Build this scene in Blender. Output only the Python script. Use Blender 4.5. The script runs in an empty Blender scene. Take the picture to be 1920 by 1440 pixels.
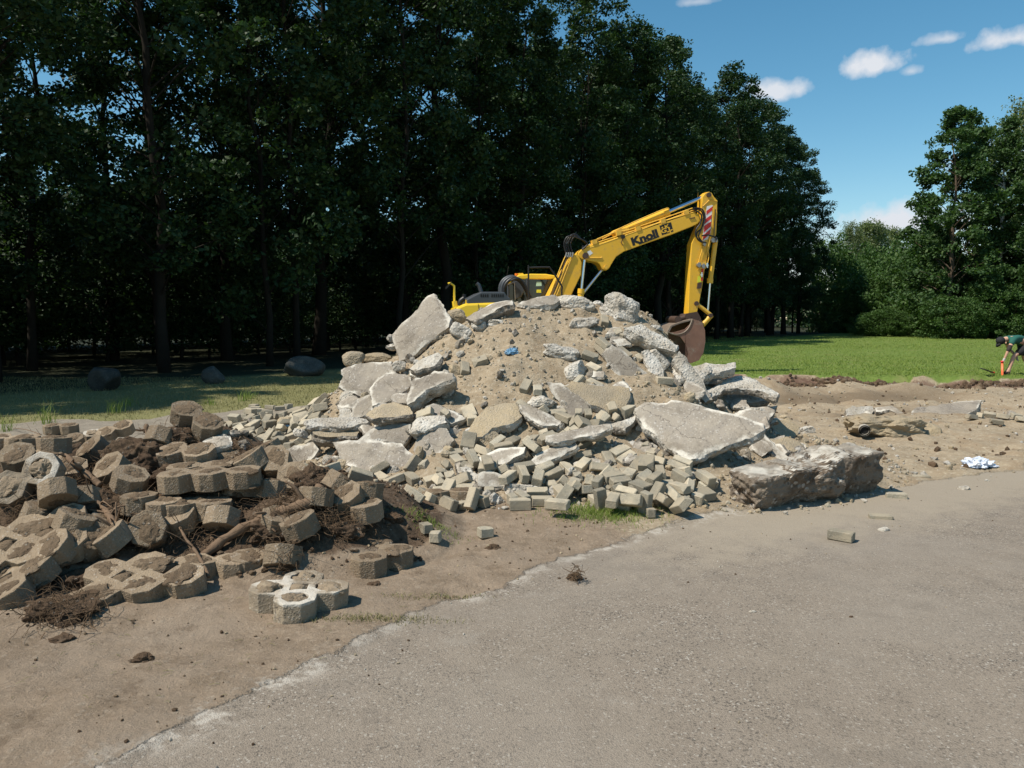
import bpy, bmesh, math, random
import numpy as np
from mathutils import Vector, Matrix, Quaternion, Euler
from mathutils.geometry import delaunay_2d_cdt

# ------------------------------------------------------------------ camera, sky, sun, exposure
S = bpy.context.scene
COL = S.collection
R = math.radians
CAM_Z = 1.6
PITCH = math.atan(125/1500)
cam_d = bpy.data.cameras.new('camera'); cam = bpy.data.objects.new('camera', cam_d); COL.objects.link(cam)
cam.location = (0, 0, CAM_Z); cam.rotation_euler = (math.pi/2-PITCH, 0, 0)
cam_d.sensor_width = 36; cam_d.lens = 36*1500/1920; cam_d.clip_start = .05; cam_d.clip_end = 3000
S.camera = cam
S.view_settings.view_transform = 'Standard'; S.view_settings.look = 'None'
S.view_settings.exposure = 0.22; S.view_settings.gamma = 1; S.view_settings.use_curve_mapping = False
S.cycles.max_bounces = 5; S.cycles.diffuse_bounces = 2; S.cycles.glossy_bounces = 2
S.cycles.transmission_bounces = 3; S.cycles.transparent_max_bounces = 6
SUN_EL = 54.5; SHX, SHY = .90, .43            # horizontal direction in which shadows fall
w = bpy.data.worlds.new('World'); S.world = w; w.use_nodes = True
nt = w.node_tree; N = nt.nodes; L = nt.links
for n in list(N): N.remove(n)
out = N.new('ShaderNodeOutputWorld'); bg = N.new('ShaderNodeBackground'); sky = N.new('ShaderNodeTexSky')
sky.sky_type = 'NISHITA'; sky.sun_disc = False; sky.sun_elevation = R(SUN_EL)
sky.sun_rotation = math.atan2(-SHX, -SHY); sky.altitude = 60; sky.air_density = 1.0; sky.dust_density = .3; sky.ozone_density = 1.5
bg.inputs['Strength'].default_value = .098
tc = N.new('ShaderNodeTexCoord')
def wmath(op, a, b=None, c=None, clamp=False):
    n = N.new('ShaderNodeMath'); n.operation = op; n.use_clamp = clamp
    for i, v in enumerate((a, b, c)):
        if v is None: continue
        if isinstance(v, (int, float)): n.inputs[i].default_value = v
        else: L.new(v, n.inputs[i])
    return n.outputs[0]
def wdot(v):
    n = N.new('ShaderNodeVectorMath'); n.operation = 'DOT_PRODUCT'; L.new(tc.outputs['Generated'], n.inputs[0]); n.inputs[1].default_value = v
    return n.outputs['Value']
ns = N.new('ShaderNodeTexNoise'); ns.inputs['Scale'].default_value = 26; ns.inputs['Detail'].default_value = 6; ns.inputs['Roughness'].default_value = .58
L.new(tc.outputs['Generated'], ns.inputs['Vector'])
ns2 = N.new('ShaderNodeTexNoise'); ns2.inputs['Scale'].default_value = 60; ns2.inputs['Detail'].default_value = 4
L.new(tc.outputs['Generated'], ns2.inputs['Vector'])
def pxdir(px, py):
    a, b = (px-960)/1500, -(py-720)/1500
    c, s = math.cos(PITCH), math.sin(PITCH)
    return Vector((a, c+b*s, -s+b*c))
cloud = None
for px, py, aw, ah, dens in [(1638,122,46,26,1.1),(1452,172,60,20,.95),(1768,74,34,11,.7),(1893,74,58,19,1.0),(1708,134,18,10,.6),(1690,420,120,34,1.0),(1640,500,260,70,.55),(1308,3,30,10,.5),
                             (2400,250,330,70,.9),(-700,200,300,60,.8)]:
    c = pxdir(px, py).normalized(); r = c.cross(Vector((0,0,1))).normalized(); u = r.cross(c)
    X = wmath('DIVIDE', wdot(r), aw/1500); Y = wmath('DIVIDE', wdot(u), ah/1500)
    Yd = wmath('MULTIPLY', Y, wmath('ADD', 1.0, wmath('MULTIPLY', wmath('LESS_THAN', Y, 0.0), .55)))
    d = wmath('SQRT', wmath('ADD', wmath('MULTIPLY', X, X), wmath('MULTIPLY', Yd, Yd)))
    d = wmath('ADD', d, wmath('MULTIPLY', wmath('SUBTRACT', ns.outputs['Fac'], .5), 1.5))
    d = wmath('ADD', d, wmath('MULTIPLY', wmath('SUBTRACT', ns2.outputs['Fac'], .5), 1.1))
    m = wmath('MULTIPLY', wmath('SUBTRACT', 1.15, d), 1.15, clamp=True)
    m = wmath('MULTIPLY', wmath('MULTIPLY', m, dens), wmath('GREATER_THAN', wdot(c), .3))
    cloud = m if cloud is None else wmath('MAXIMUM', cloud, m)
mx = N.new('ShaderNodeMix'); mx.data_type = 'RGBA'
L.new(cloud, mx.inputs['Factor']); hsv = N.new('ShaderNodeHueSaturation'); hsv.inputs['Saturation'].default_value = 1.28; hsv.inputs['Hue'].default_value = .482; hsv.inputs['Value'].default_value = 1.12; L.new(sky.outputs[0], hsv.inputs['Color']); L.new(hsv.outputs[0], mx.inputs['A']); mx.inputs['B'].default_value = (6.6, 6.9, 7.4, 1)
hs = N.new('ShaderNodeMix'); hs.data_type='RGBA'
L.new(mx.outputs['Result'], bg.inputs['Color']); L.new(bg.outputs[0], out.inputs[0])
sun_d = bpy.data.lights.new('sun', 'SUN'); sun = bpy.data.objects.new('sun', sun_d); COL.objects.link(sun)
sun_d.energy = 5.0; sun_d.angle = R(.53); sun_d.color = (1, .93, .82)
hl = math.hypot(SHX, SHY); sv = Vector((SHX/hl*math.cos(R(SUN_EL)), SHY/hl*math.cos(R(SUN_EL)), -math.sin(R(SUN_EL))))
sun.rotation_euler = sv.to_track_quat('-Z', 'Y').to_euler(); sun.location = (-20, -10, 30)

# ------------------------------------------------------------------ noise
def _hash(ix, iy, iz, seed):
    h = (ix.astype(np.int64)*374761393 + iy.astype(np.int64)*668265263 + iz.astype(np.int64)*2147483647 + seed*1274126177) & 0xffffffff
    h = ((h ^ (h >> 13))*1274126177) & 0xffffffff
    h = h ^ (h >> 16)
    return (h & 0xffffff)/float(0xffffff)
def vnoise(p, seed=0):
    p = np.asarray(p, float); i = np.floor(p); f = p-i; f = f*f*(3-2*f); i = i.astype(np.int64)
    r = 0
    for a in (0, 1):
        wx = f[..., 0] if a else 1-f[..., 0]
        for b in (0, 1):
            wy = f[..., 1] if b else 1-f[..., 1]
            for c in (0, 1):
                wz = f[..., 2] if c else 1-f[..., 2]
                r = r+wx*wy*wz*_hash(i[..., 0]+a, i[..., 1]+b, i[..., 2]+c, seed)
    return r*2-1
def fbm(p, scale, octv=3, seed=0, gain=.5):
    p = np.asarray(p, float)*scale; s = 0; a = 1
    for k in range(octv):
        s = s+a*vnoise(p+17.3*k, seed+k); p = p*2.07; a *= gain
    return s
def P3(x, y, z=0.0):
    x = np.asarray(x, float); return np.stack([x, np.asarray(y, float)+0*x, np.zeros_like(x)+z], -1)
def sstep(a, b, x):
    t = np.clip((np.asarray(x, float)-a)/(b-a), 0, 1); return t*t*(3-2*t)

# ------------------------------------------------------------------ terrain
def ground_px(px, py, z=0):
    d = pxdir(px, py); t = (z-CAM_Z)/d.z; return (d.x*t, d.y*t)
_bp = [ground_px(*p) for p in [(200,1440),(350,1340),(640,1215),(820,1130),(1000,1060),(1160,1005),(1340,965),(1500,935),(1700,905),(1920,870)]]
BX = np.array([-8, -3.2]+[p[0] for p in _bp]+[14, 60]); BY = np.array([-1.5, 1.3]+[p[1] for p in _bp]+[12, 30])
GX = np.array([-60, -12, -7.7, -4.7, 0, 3, 5.5, 13, 30, 90]); GY = np.array([-16, 9.5, 11.9, 13.7, 17, 20.5, 22.6, 21.6, 21, 22])
def border_y(x): return np.interp(x, BX, BY)
def grass_y(x): return np.interp(x, GX, GY)
def seg_dist(x, y, ax, ay, bx, by):
    dx, dy = bx-ax, by-ay; t = np.clip(((x-ax)*dx+(y-ay)*dy)/(dx*dx+dy*dy), 0, 1)
    return x-(ax+t*dx), y-(ay+t*dy), t
def heap_h(x, y):
    ex, ey, t = seg_dist(x, y, -.30, 9.95, 1.10, 9.8)
    k = 1+.16*sstep(0, 1.5, ex)-.13*sstep(.2, 1.6, -ex)+.22*sstep(.3, 2, -ex)*sstep(0, 1.5, -ey)+.10*sstep(0,1,ey)
    d = np.hypot(ex, ey)*k
    d = np.sqrt(d*d+.12)-.25
    p = P3(x, y, 3.1)
    d = d+.22*fbm(p, .7, 2, 5)
    h = 1.80-.655*d
    h = np.where(h < .5, .25*np.log1p(np.exp(np.clip((h)/.25, -30, 30))), h+.0315*np.exp(-(h-.5)/.25))
    return h-.03
def brown_h(x, y):
    h = 0
    for ax, ay, bx, by, z, r in ((-5.4,5.6,-2.9,6.2,.50,1.55), (-2.9,6.2,-1.5,5.9,.40,1.15), (-2.55,6.35,-2.2,6.4,.30,.6)):
        ex, ey, t = seg_dist(x, y, ax, ay, bx, by)
        q = np.clip(1-np.hypot(ex, ey)/r, 0, 1); h = np.maximum(h, z*(1-(1-q)**1.6)) if z > .35 else h+z*q*q*(3-2*q)
    return h
def HT(x, y, fine=True):
    x = np.asarray(x, float); y = np.asarray(y, float)
    a = sstep(.04, -.10, y-border_y(x))
    g = sstep(-.05, .15, y-grass_y(x)+.25*fbm(P3(x, y), .9, 2, 77))
    h = (1-a)*(1-g)*.03*fbm(P3(x, y), 1.3, 3, 11)+.002*a
    # excavated ground on the right
    dep = sstep(12.5, 15, y)*sstep(3.6, 5.5, x)*(1-g)
    h = h-.20*dep+dep*.12*fbm(P3(x, y), .8, 4, 21)
    tr = np.exp(-((y-18.0-.10*(x-7.5))/.65)**2)*sstep(5.6, 6.6, x)*sstep(11, 9, x)
    h = h-.22*tr+.10*np.exp(-((y-16.9-.10*(x-7.5))/.5)**2)*dep*0+.045*(1-a)*(1-g)*sstep(1.5, 3, x+.4*(y-7))*fbm(P3(x, y), 2.3, 3, 23)
    h = h+.22*np.exp(-((x-6.3)/.8)**2-((y-20.3)/.9)**2)
    h = h+.10*np.exp(-((y-19.9-.2*np.sin(x))/.5)**2)*dep
    h = h+g*(.03+.05*fbm(P3(x, y), .15, 2, 9))
    h1 = heap_h(x, y); w1 = sstep(.02, .2, h1)
    p = P3(x, y, 1.7)
    h1 = h1+w1*(.07*fbm(p, 1.6, 3, 31))
    h = h+h1-.20*np.exp(-((x+.72)/.42)**2)*sstep(9.2, 9.8, y)*w1
    h2 = brown_h(x, y); w2 = sstep(.0, .15, h2)
    h = h+h2+w2*.07*fbm(p, 3, 3, 41)
    if fine:
        wf = np.maximum(w1, w2)
        h = h-.10*w1*np.maximum(sstep(-.75, -1.05, x)*sstep(-3.1, -2.6, x), sstep(1.75, 2.1, x))*sstep(.12, .35, h1)
        h = h+wf*(.032*fbm(p, 6, 4, 51))+.032*w1*sstep(9.0, 8.3, y)*sstep(-1.3, -.9, x)*sstep(2.9, 2.5, x)+(1-a)*(1-wf)*(1-g)*.007*fbm(p, 9, 2, 61)
    return h
def hit(px, py, tmax=40):
    d = pxdir(px, py); d = d/d.y
    t = np.concatenate([np.arange(2, 14, .02), np.arange(14, tmax, .1)])
    z = CAM_Z+d.z*t; h = HT(d.x*t, t, False)
    k = np.argmax(z < h)
    if not (z < h).any(): k = len(t)-1
    t0 = t[max(k-1, 0)]; t1 = t[k]
    tt = np.linspace(t0, t1, 12); zz = CAM_Z+d.z*tt; hh = HT(d.x*tt, tt, False); k = int(np.argmax(zz < hh))
    return Vector((d.x*tt[k], tt[k], float(zz[k])))
def ht1(x, y): return float(HT(np.array([x]), np.array([y]), False)[0])

# ------------------------------------------------------------------ object helpers
def tag(o, label=None, cat=None, group=None, kind=None):
    if label: o['label'] = label
    if cat: o['category'] = cat
    if group: o['group'] = group
    if kind: o['kind'] = kind
    return o
def link(name, me, parent=None, loc=None, rot=None):
    o = bpy.data.objects.new(name, me); COL.objects.link(o)
    if parent: o.parent = parent
    if loc is not None: o.location = loc
    if rot is not None:
        if isinstance(rot, Quaternion): o.rotation_mode = 'QUATERNION'; o.rotation_quaternion = rot
        else: o.rotation_euler = rot
    return o
def empty(name, loc=(0,0,0), rot=None):
    o = link(name, None, None, loc, rot); o.empty_display_size = .2; return o
def mesh_np(name, v, f, mats=(), midx=None, smooth=False, attrs=None):
    """f: (n,3)/(n,4) int array or list of such"""
    me = bpy.data.meshes.new(name); v = np.asarray(v, np.float32)
    fs = f if isinstance(f, list) else [f]; fs = [np.asarray(a, np.int32) for a in fs if len(a)]
    me.vertices.add(len(v)); me.vertices.foreach_set('co', v.ravel())
    tot = np.concatenate([np.full(len(a), a.shape[1], np.int32) for a in fs]); idx = np.concatenate([a.ravel() for a in fs])
    me.loops.add(len(idx)); me.loops.foreach_set('vertex_index', idx)
    me.polygons.add(len(tot)); st = np.concatenate([[0], np.cumsum(tot)[:-1]]).astype(np.int32)
    me.polygons.foreach_set('loop_start', st); me.polygons.foreach_set('loop_total', tot)
    for m in mats: me.materials.append(m)
    if midx is not None: me.polygons.foreach_set('material_index', np.asarray(midx, np.int32))
    me.polygons.foreach_set('use_smooth', np.full(len(tot), bool(smooth)))
    for k, a in (attrs or {}).items():
        at = me.attributes.new(k, 'FLOAT', 'POINT'); at.data.foreach_set('value', np.asarray(a, np.float32))
    me.update(calc_edges=True); return me
def join(parts):
    V, F3, F4, n = [], [], [], 0
    for v, f in parts:
        v = np.asarray(v, float); V.append(v)
        for a in (f if isinstance(f, list) else [f]):
            a = np.asarray(a, int)
            if len(a): (F3 if a.shape[1] == 3 else F4).append(a+n)
        n += len(v)
    o = []
    if F3: o.append(np.concatenate(F3))
    if F4: o.append(np.concatenate(F4))
    return np.concatenate(V), o
def tube(pts, rad, sides=8, cap=True):
    pts = [Vector(p) for p in pts]; n = len(pts); rad = [rad]*n if isinstance(rad, (int, float)) else list(rad)
    V = []; up = Vector((.13, .21, 1)).normalized()
    for i, p in enumerate(pts):
        t = (pts[min(i+1, n-1)]-pts[max(i-1, 0)])
        t = t.normalized() if t.length > 1e-9 else Vector((0, 0, 1))
        a = t.cross(up)
        if a.length < 1e-3: a = t.cross(Vector((1, 0, 0)))
        a.normalize(); b = t.cross(a)
        for k in range(sides):
            an = 2*math.pi*k/sides; V.append(p+(a*math.cos(an)+b*math.sin(an))*rad[i])
    F = [(i*sides+k, i*sides+(k+1) % sides, (i+1)*sides+(k+1) % sides, (i+1)*sides+k) for i in range(n-1) for k in range(sides)]
    T = []
    if cap:
        for i, s in ((0, -1), (n-1, 1)):
            c = len(V); V.append(pts[i])
            for k in range(sides):
                a, b = i*sides+k, i*sides+(k+1) % sides; T.append((a, b, c) if s > 0 else (b, a, c))
    return np.array([tuple(v) for v in V]), ([np.array(F), np.array(T)] if T else [np.array(F)])
def bez(pts, n=20):
    P = [Vector(p) for p in pts]; o = []
    m = len(P)
    for s in range(m-1):
        p0, p1, p2, p3 = P[max(s-1, 0)], P[s], P[s+1], P[min(s+2, m-1)]
        k = max(2, n//(m-1))
        for i in range(k+(s == m-2)):
            t = i/k; o.append(.5*((2*p1)+(p2-p0)*t+(2*p0-5*p1+4*p2-p3)*t*t+(3*p1-p0-3*p2+p3)*t**3))
    return o
def boxv(c, s):
    x, y, z = c; a, b, d = s[0]/2, s[1]/2, s[2]/2
    V = [(x+i*a, y+j*b, z+k*d) for i in (-1, 1) for j in (-1, 1) for k in (-1, 1)]
    F = [(0,1,3,2), (4,6,7,5), (0,4,5,1), (2,3,7,6), (0,2,6,4), (1,5,7,3)]
    return np.array(V), np.array(F)

# ------------------------------------------------------------------ materials
MAT = {}
class NB:
    def __init__(s, name):
        s.m = bpy.data.materials.new(name); s.m.use_nodes = True; s.t = s.m.node_tree; s.t.nodes.clear()
        s.o = s.t.nodes.new('ShaderNodeOutputMaterial'); MAT[name] = s.m
    def n(s, ty, **kw):
        x = s.t.nodes.new(ty)
        for k, v in kw.items():
            if hasattr(x, k): setattr(x, k, v)
        return x
    def set(s, sock, v):
        if hasattr(v, 'is_linked'): s.t.links.new(v, sock)
        elif isinstance(v, (tuple, list)) and len(v) == 3 and sock.type == 'RGBA': sock.default_value = (*v, 1)
        else: sock.default_value = v
    def math(s, op, a, b=None, clamp=False):
        x = s.n('ShaderNodeMath', operation=op, use_clamp=clamp); s.set(x.inputs[0], a)
        if b is not None: s.set(x.inputs[1], b)
        return x.outputs[0]
    def mix(s, f, a, b, mode='MIX'):
        x = s.n('ShaderNodeMix', data_type='RGBA', blend_type=mode); s.set(x.inputs['Factor'], f); s.set(x.inputs['A'], a); s.set(x.inputs['B'], b)
        return x.outputs['Result']
    def ramp(s, f, lo, hi):
        x = s.n('ShaderNodeMapRange'); x.interpolation_type = 'SMOOTHSTEP'; s.set(x.inputs['Value'], f); x.inputs['From Min'].default_value = lo; x.inputs['From Max'].default_value = hi
        return x.outputs['Result']
    def noise(s, scale, det=4, rough=.55, vec=None, out='Fac'):
        x = s.n('ShaderNodeTexNoise'); x.inputs['Scale'].default_value = scale; x.inputs['Detail'].default_value = det; x.inputs['Roughness'].default_value = rough
        s.set(x.inputs['Vector'], vec if vec is not None else s.vec); return x.outputs[out]
    def vor(s, scale, feat='F1', out='Distance', vec=None):
        x = s.n('ShaderNodeTexVoronoi', feature=feat); x.inputs['Scale'].default_value = scale; s.set(x.inputs['Vector'], vec if vec is not None else s.vec); return x.outputs[out]
    def attr(s, name):
        x = s.n('ShaderNodeAttribute'); x.attribute_name = name; return x.outputs['Fac']
    def coords(s, obj=True):
        c = s.n('ShaderNodeTexCoord'); v = c.outputs['Object']
        if obj:
            oi = s.n('ShaderNodeObjectInfo'); va = s.n('ShaderNodeVectorMath', operation='ADD')
            mm = s.math('MULTIPLY', oi.outputs['Random'], 37.0); s.t.links.new(v, va.inputs[0]); s.t.links.new(mm, va.inputs[1]); v = va.outputs[0]; s.rand = oi.outputs['Random']
        s.vec = v; return v
    def bump(s, h, strength=.5, dist=.01, nrm=None):
        x = s.n('ShaderNodeBump'); x.inputs['Strength'].default_value = strength; x.inputs['Distance'].default_value = dist; s.set(x.inputs['Height'], h)
        if nrm is not None: s.set(x.inputs['Normal'], nrm)
        return x.outputs['Normal']
    def done(s, color, rough=.9, nrm=None, metal=0, spec=.3, **kw):
        b = s.n('ShaderNodeBsdfPrincipled'); s.set(b.inputs['Base Color'], color); s.set(b.inputs['Roughness'], rough); b.inputs['Metallic'].default_value = metal
        b.inputs['Specular IOR Level'].default_value = spec
        if nrm is not None: s.set(b.inputs['Normal'], nrm)
        for k, v in kw.items(): s.set(b.inputs[k.replace('_', ' ')], v)
        s.t.links.new(b.outputs[0], s.o.inputs[0]); return s.m
def stone_mat(name, c1, c2, speck=(.5,.47,.42), speck_amt=.35, bump=.6, bdist=.006, dust=(.36,.30,.215), dust_amt=.3, var=.25, rim=None, big=3.0, grain=55):
    b = NB(name); b.coords()
    f = b.ramp(b.noise(big, 5, .6), .32, .68); col = b.mix(f, c1, c2)
    v = b.vor(grain, out='Color'); vd = b.vor(grain)
    cell = b.ramp(b.n('ShaderNodeSeparateColor').outputs[0], 0, 1) if False else None
    sc = b.n('ShaderNodeSeparateColor'); b.set(sc.inputs[0], v)
    ag = b.math('MULTIPLY', b.ramp(sc.outputs[0], .80, .86), b.ramp(vd, .62, .40))
    col = b.mix(b.math('MULTIPLY', ag, speck_amt), col, speck)
    dk = b.math('MULTIPLY', b.ramp(sc.outputs[1], .84, .88), b.ramp(vd, .55, .35)); col = b.mix(b.math('MULTIPLY', dk, speck_amt*1.1), col, (.10,.09,.08))
    g = b.noise(180, 3, .7); col = b.mix(.35, col, b.mix(g, (.45,.45,.45), (1.5,1.5,1.5)), 'MULTIPLY')
    if dust_amt:
        dn = b.ramp(b.noise(5, 4, .65), .38, .62); col = b.mix(b.math('MULTIPLY', dn, dust_amt), col, dust)
    if rim:
        wv = b.n('ShaderNodeVectorMath', operation='MULTIPLY_ADD'); b.t.links.new(b.noise(6, 4, .6, out='Color'), wv.inputs[0]); wv.inputs[1].default_value = (.25,.25,.25); b.t.links.new(b.vec, wv.inputs[2])
        ce = b.vor(1.7, 'DISTANCE_TO_EDGE', vec=wv.outputs[0]); col = b.mix(b.math('MULTIPLY', b.ramp(ce, .010, .002), .65), col, (.09,.075,.06))
        col = b.mix(b.math('MULTIPLY', b.ramp(b.noise(2.4, 6, .7), .52, .66), .55), col, (.15,.125,.095))
        at = b.attr('edge_dist'); dd = b.math('ADD', at, b.math('MULTIPLY', b.math('SUBTRACT', b.noise(9, 5, .7), .5), .14))
        rm = b.math('MULTIPLY', b.ramp(dd, .045, .010), b.ramp(b.noise(3.3, 4, .6), .44, .60)); col = b.mix(b.math('MULTIPLY', rm, .85), col, rim)
    rr = b.math('MULTIPLY_ADD' if False else 'MULTIPLY', b.rand, 2*var); rr = b.math('ADD', rr, 1-var)
    col = b.mix(1.0, col, b.mix(1.0, (1,1,1), rr, 'MULTIPLY'), 'MULTIPLY')
    h = b.math('ADD', b.math('MULTIPLY', b.noise(28, 6, .7), 1.0), b.math('MULTIPLY', b.ramp(vd, .6, .1), .35))
    return b.done(col, .92, b.bump(h, bump, bdist*2.2), spec=.2)
stone_mat('slab_face', (.205,.178,.145), (.285,.25,.205), speck_amt=.45, bump=.55, bdist=.004, rim=(.60,.56,.48), dust_amt=.6, dust=(.33,.285,.225), var=.20)
stone_mat('broken', (.57,.54,.48), (.39,.355,.30), speck=(.68,.65,.58), speck_amt=.6, bump=.9, bdist=.013, dust_amt=.4, big=7, grain=32, var=.15)
stone_mat('broken_dark', (.30,.265,.22), (.20,.175,.145), speck=(.5,.47,.42), speck_amt=.7, bump=1.0, bdist=.016, dust_amt=.3, big=7, grain=26, var=.18)
stone_mat('ochre_stone', (.38,.30,.19), (.27,.225,.16), speck_amt=.2, bump=.7, bdist=.008, dust_amt=.3, var=.15)
stone_mat('brick_grey', (.33,.298,.228), (.25,.222,.168), speck_amt=.25, bump=.5, bdist=.004, dust_amt=.85, dust=(.40,.34,.245), var=.30, grain=90)
stone_mat('paver_brown', (.275,.212,.142), (.195,.148,.10), speck_amt=.3, bump=.7, bdist=.005, dust_amt=.6, dust=(.20,.15,.10), var=.22, grain=80)
stone_mat('paver_white', (.30,.245,.175), (.22,.18,.13), speck_amt=.3, bump=.6, bdist=.004, dust_amt=.35, dust=(.24,.185,.13), var=.05, grain=80, rim=(.52,.48,.41))
stone_mat('beam_concrete', (.14,.098,.065), (.42,.36,.29), speck=(.55,.50,.44), speck_amt=.75, bump=1.0, bdist=.02, dust_amt=.55, dust=(.16,.115,.075), big=5, grain=24, var=.05)
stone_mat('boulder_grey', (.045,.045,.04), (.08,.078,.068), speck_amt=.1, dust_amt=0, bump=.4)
def soil_mat(name, c1, c2, c3, peb=.5, bump=.9, bd=.02):
    b = NB(name); b.coords(False)
    col = b.mix(b.ramp(b.noise(2.2, 5, .6), .35, .65), c1, c2); col = b.mix(b.ramp(b.noise(11, 5, .7), .52, .75), col, c3)
    v = b.vor(38, out='Color'); vd = b.vor(38); sc = b.n('ShaderNodeSeparateColor'); b.set(sc.inputs[0], v)
    pm = b.math('MULTIPLY', b.ramp(sc.outputs[0], .86, .9), b.ramp(vd, .45, .3)); col = b.mix(b.math('MULTIPLY', pm, peb), col, (.52,.48,.41))
    g = b.noise(120, 4, .75); col = b.mix(.5, col, b.mix(g, (.4,.4,.4), (1.6,1.6,1.6)), 'MULTIPLY')
    h = b.math('ADD', b.noise(22, 8, .72), b.math('MULTIPLY', pm, .5))
    return b.done(col, .95, b.bump(h, bump, bd), spec=.12)
soil_mat('cell_soil', (.29,.225,.155), (.21,.16,.108), (.36,.29,.205), .3, 1.0, .02)
soil_mat('top_soil', (.185,.135,.088), (.13,.092,.06), (.25,.19,.13), .25, 1.0, .03)
soil_mat('root_soil', (.12,.08,.05), (.075,.05,.033), (.20,.142,.095), .25, 1.0, .03)

def ground_mat():
    b = NB('ground'); b.coords(False)
    geo = b.n('ShaderNodeNewGeometry'); b.vec = geo.outputs['Position']
    n1 = b.noise(.9, 5, .6); n2 = b.noise(5, 6, .65); n3 = b.noise(24, 5, .7); n4 = b.noise(110, 4, .75)
    v = b.vor(115, out='Color'); vd = b.vor(115); sc = b.n('ShaderNodeSeparateColor'); b.set(sc.inputs[0], v)
    v2 = b.vor(26, out='Color'); vd2 = b.vor(26); sc2 = b.n('ShaderNodeSeparateColor'); b.set(sc2.inputs[0], v2)
    v3 = b.vor(190, out='Color'); sc3 = b.n('ShaderNodeSeparateColor'); b.set(sc3.inputs[0], v3)
    # asphalt: aggregate in worn binder, dust film
    ag = b.mix(sc3.outputs[0], (.155,.128,.100), (.275,.232,.186)); ag = b.mix(b.ramp(sc.outputs[1], .80, .93), ag, (.06,.055,.048)); ag = b.mix(b.ramp(sc.outputs[2], .94, .98), ag, (.40,.37,.32))
    film = b.mix(b.ramp(n2, .3, .7), (.205,.170,.132), (.255,.214,.168))
    asp = b.mix(b.ramp(b.math('ADD', b.math('MULTIPLY', n1, .65), b.math('MULTIPLY', n2, .35)), .30, .56), ag, film)
    asp = b.mix(.6, ag, asp)
    asp = b.mix(b.math('MULTIPLY', b.ramp(b.noise(1.7, 5, .75), .56, .74), .5), asp, (.28,.25,.21))
    asp = b.mix(b.math('MULTIPLY', b.ramp(b.noise(2.6, 3, .6), .58, .74), .35), asp, (.15,.13,.108)); asp = b.mix(b.math('MULTIPLY', b.ramp(b.noise(.55, 4, .6), .45, .62), .45), asp, (.26,.225,.183)); asp = b.mix(b.math('MULTIPLY', b.ramp(b.noise(1.1, 7, .72), .53, .66), .35), asp, (.145,.122,.097)); asp = b.mix(b.math('MULTIPLY', b.ramp(b.noise(11, 6, .8), .60, .72), .3), asp, (.13,.112,.092))
    dirt = b.mix(b.ramp(n2, .3, .7), (.285,.218,.155), (.20,.15,.103)); dirt = b.mix(b.ramp(n3, .5, .78), dirt, (.34,.272,.20)); dirt = b.mix(b.ramp(n1, .50, .66), dirt, (.27,.212,.155)); dirt = b.mix(b.math('MULTIPLY', b.ramp(b.noise(3.1, 7, .75), .54, .68), .6), dirt, (.125,.088,.058))
    sand = b.mix(b.ramp(n2, .3, .7), (.35,.28,.192), (.265,.205,.135)); sand = b.mix(b.ramp(n3, .48, .72), sand, (.45,.385,.285)); sand = b.mix(b.math('MULTIPLY', b.ramp(b.noise(1.6, 6, .7), .5, .66), .6), sand, (.26,.185,.112))
    brown = b.mix(b.ramp(n3, .35, .7), (.078,.052,.033), (.145,.10,.066))
    grass = b.mix(b.ramp(n2, .3, .7), (.10,.155,.028), (.145,.20,.045)); grass = b.mix(b.ramp(n1, .5, .72), grass, (.19,.20,.07)); grass = b.mix(b.attr('dry'), grass, (.215,.18,.095))
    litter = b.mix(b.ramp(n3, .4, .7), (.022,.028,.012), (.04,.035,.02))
    red = b.mix(b.ramp(n2, .35, .65), (.11,.065,.045), (.18,.12,.085))
    path = b.mix(b.ramp(n2, .3, .7), (.225,.195,.155), (.28,.245,.195))
    def msk(a, soft=.12, amp=.5):
        x = b.math('ADD', b.attr(a), b.math('MULTIPLY', b.math('SUBTRACT', b.math('ADD', b.math('MULTIPLY', n2, .5), b.math('MULTIPLY', n3, .5)), .5), amp*2)); return b.ramp(x, .5-soft, .5+soft)
    peb = b.math('MULTIPLY', b.ramp(sc2.outputs[0], .88, .9), b.ramp(vd2, .42, .3))
    col = b.mix(msk('sand'), dirt, sand); col = b.mix(msk('path'), col, path); col = b.mix(b.math('MULTIPLY', b.attr('damp'), .8), col, (.135,.098,.062)); col = b.mix(msk('brown'), col, brown); col = b.mix(msk('red'), col, red)
    col = b.mix(b.math('MULTIPLY', peb, .16), col, (.40,.35,.28))
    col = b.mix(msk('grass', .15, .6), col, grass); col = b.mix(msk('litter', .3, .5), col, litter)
    am = b.ramp(b.math('ADD', b.attr('asphalt'), b.math('MULTIPLY', b.math('SUBTRACT', b.math('ADD', b.math('MULTIPLY', n3, .6), b.math('MULTIPLY', n2, .6)), .6), 1.3)), .38, .62)
    far = b.attr('dusty'); asp = b.mix(b.math('MULTIPLY', b.ramp(b.math('ADD', far, b.math('MULTIPLY', b.math('SUBTRACT', n2, .5), .9)), .2, .9), .8), asp, (.31,.262,.198))
    col = b.mix(am, col, asp)
    ed = b.attr('edge'); wl = b.math('MULTIPLY', ed, b.ramp(b.math('ADD', b.math('MULTIPLY', n2, .6), b.math('MULTIPLY', n3, .4)), .47, .60)); col = b.mix(b.math('MULTIPLY', wl, .72), col, (.47,.43,.37))
    col = b.mix(.5, col, b.mix(n4, (.35,.35,.35), (1.65,1.65,1.65)), 'MULTIPLY')
    hs = b.math('ADD', b.noise(26, 8, .74), b.math('MULTIPLY', peb, .12)); ha = b.math('MULTIPLY', b.vor(150), -.12)
    nm = b.bump(b.mix(am, hs, ha), .9, .024)
    b.done(col, .93, nm, spec=.18)
ground_mat()
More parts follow.
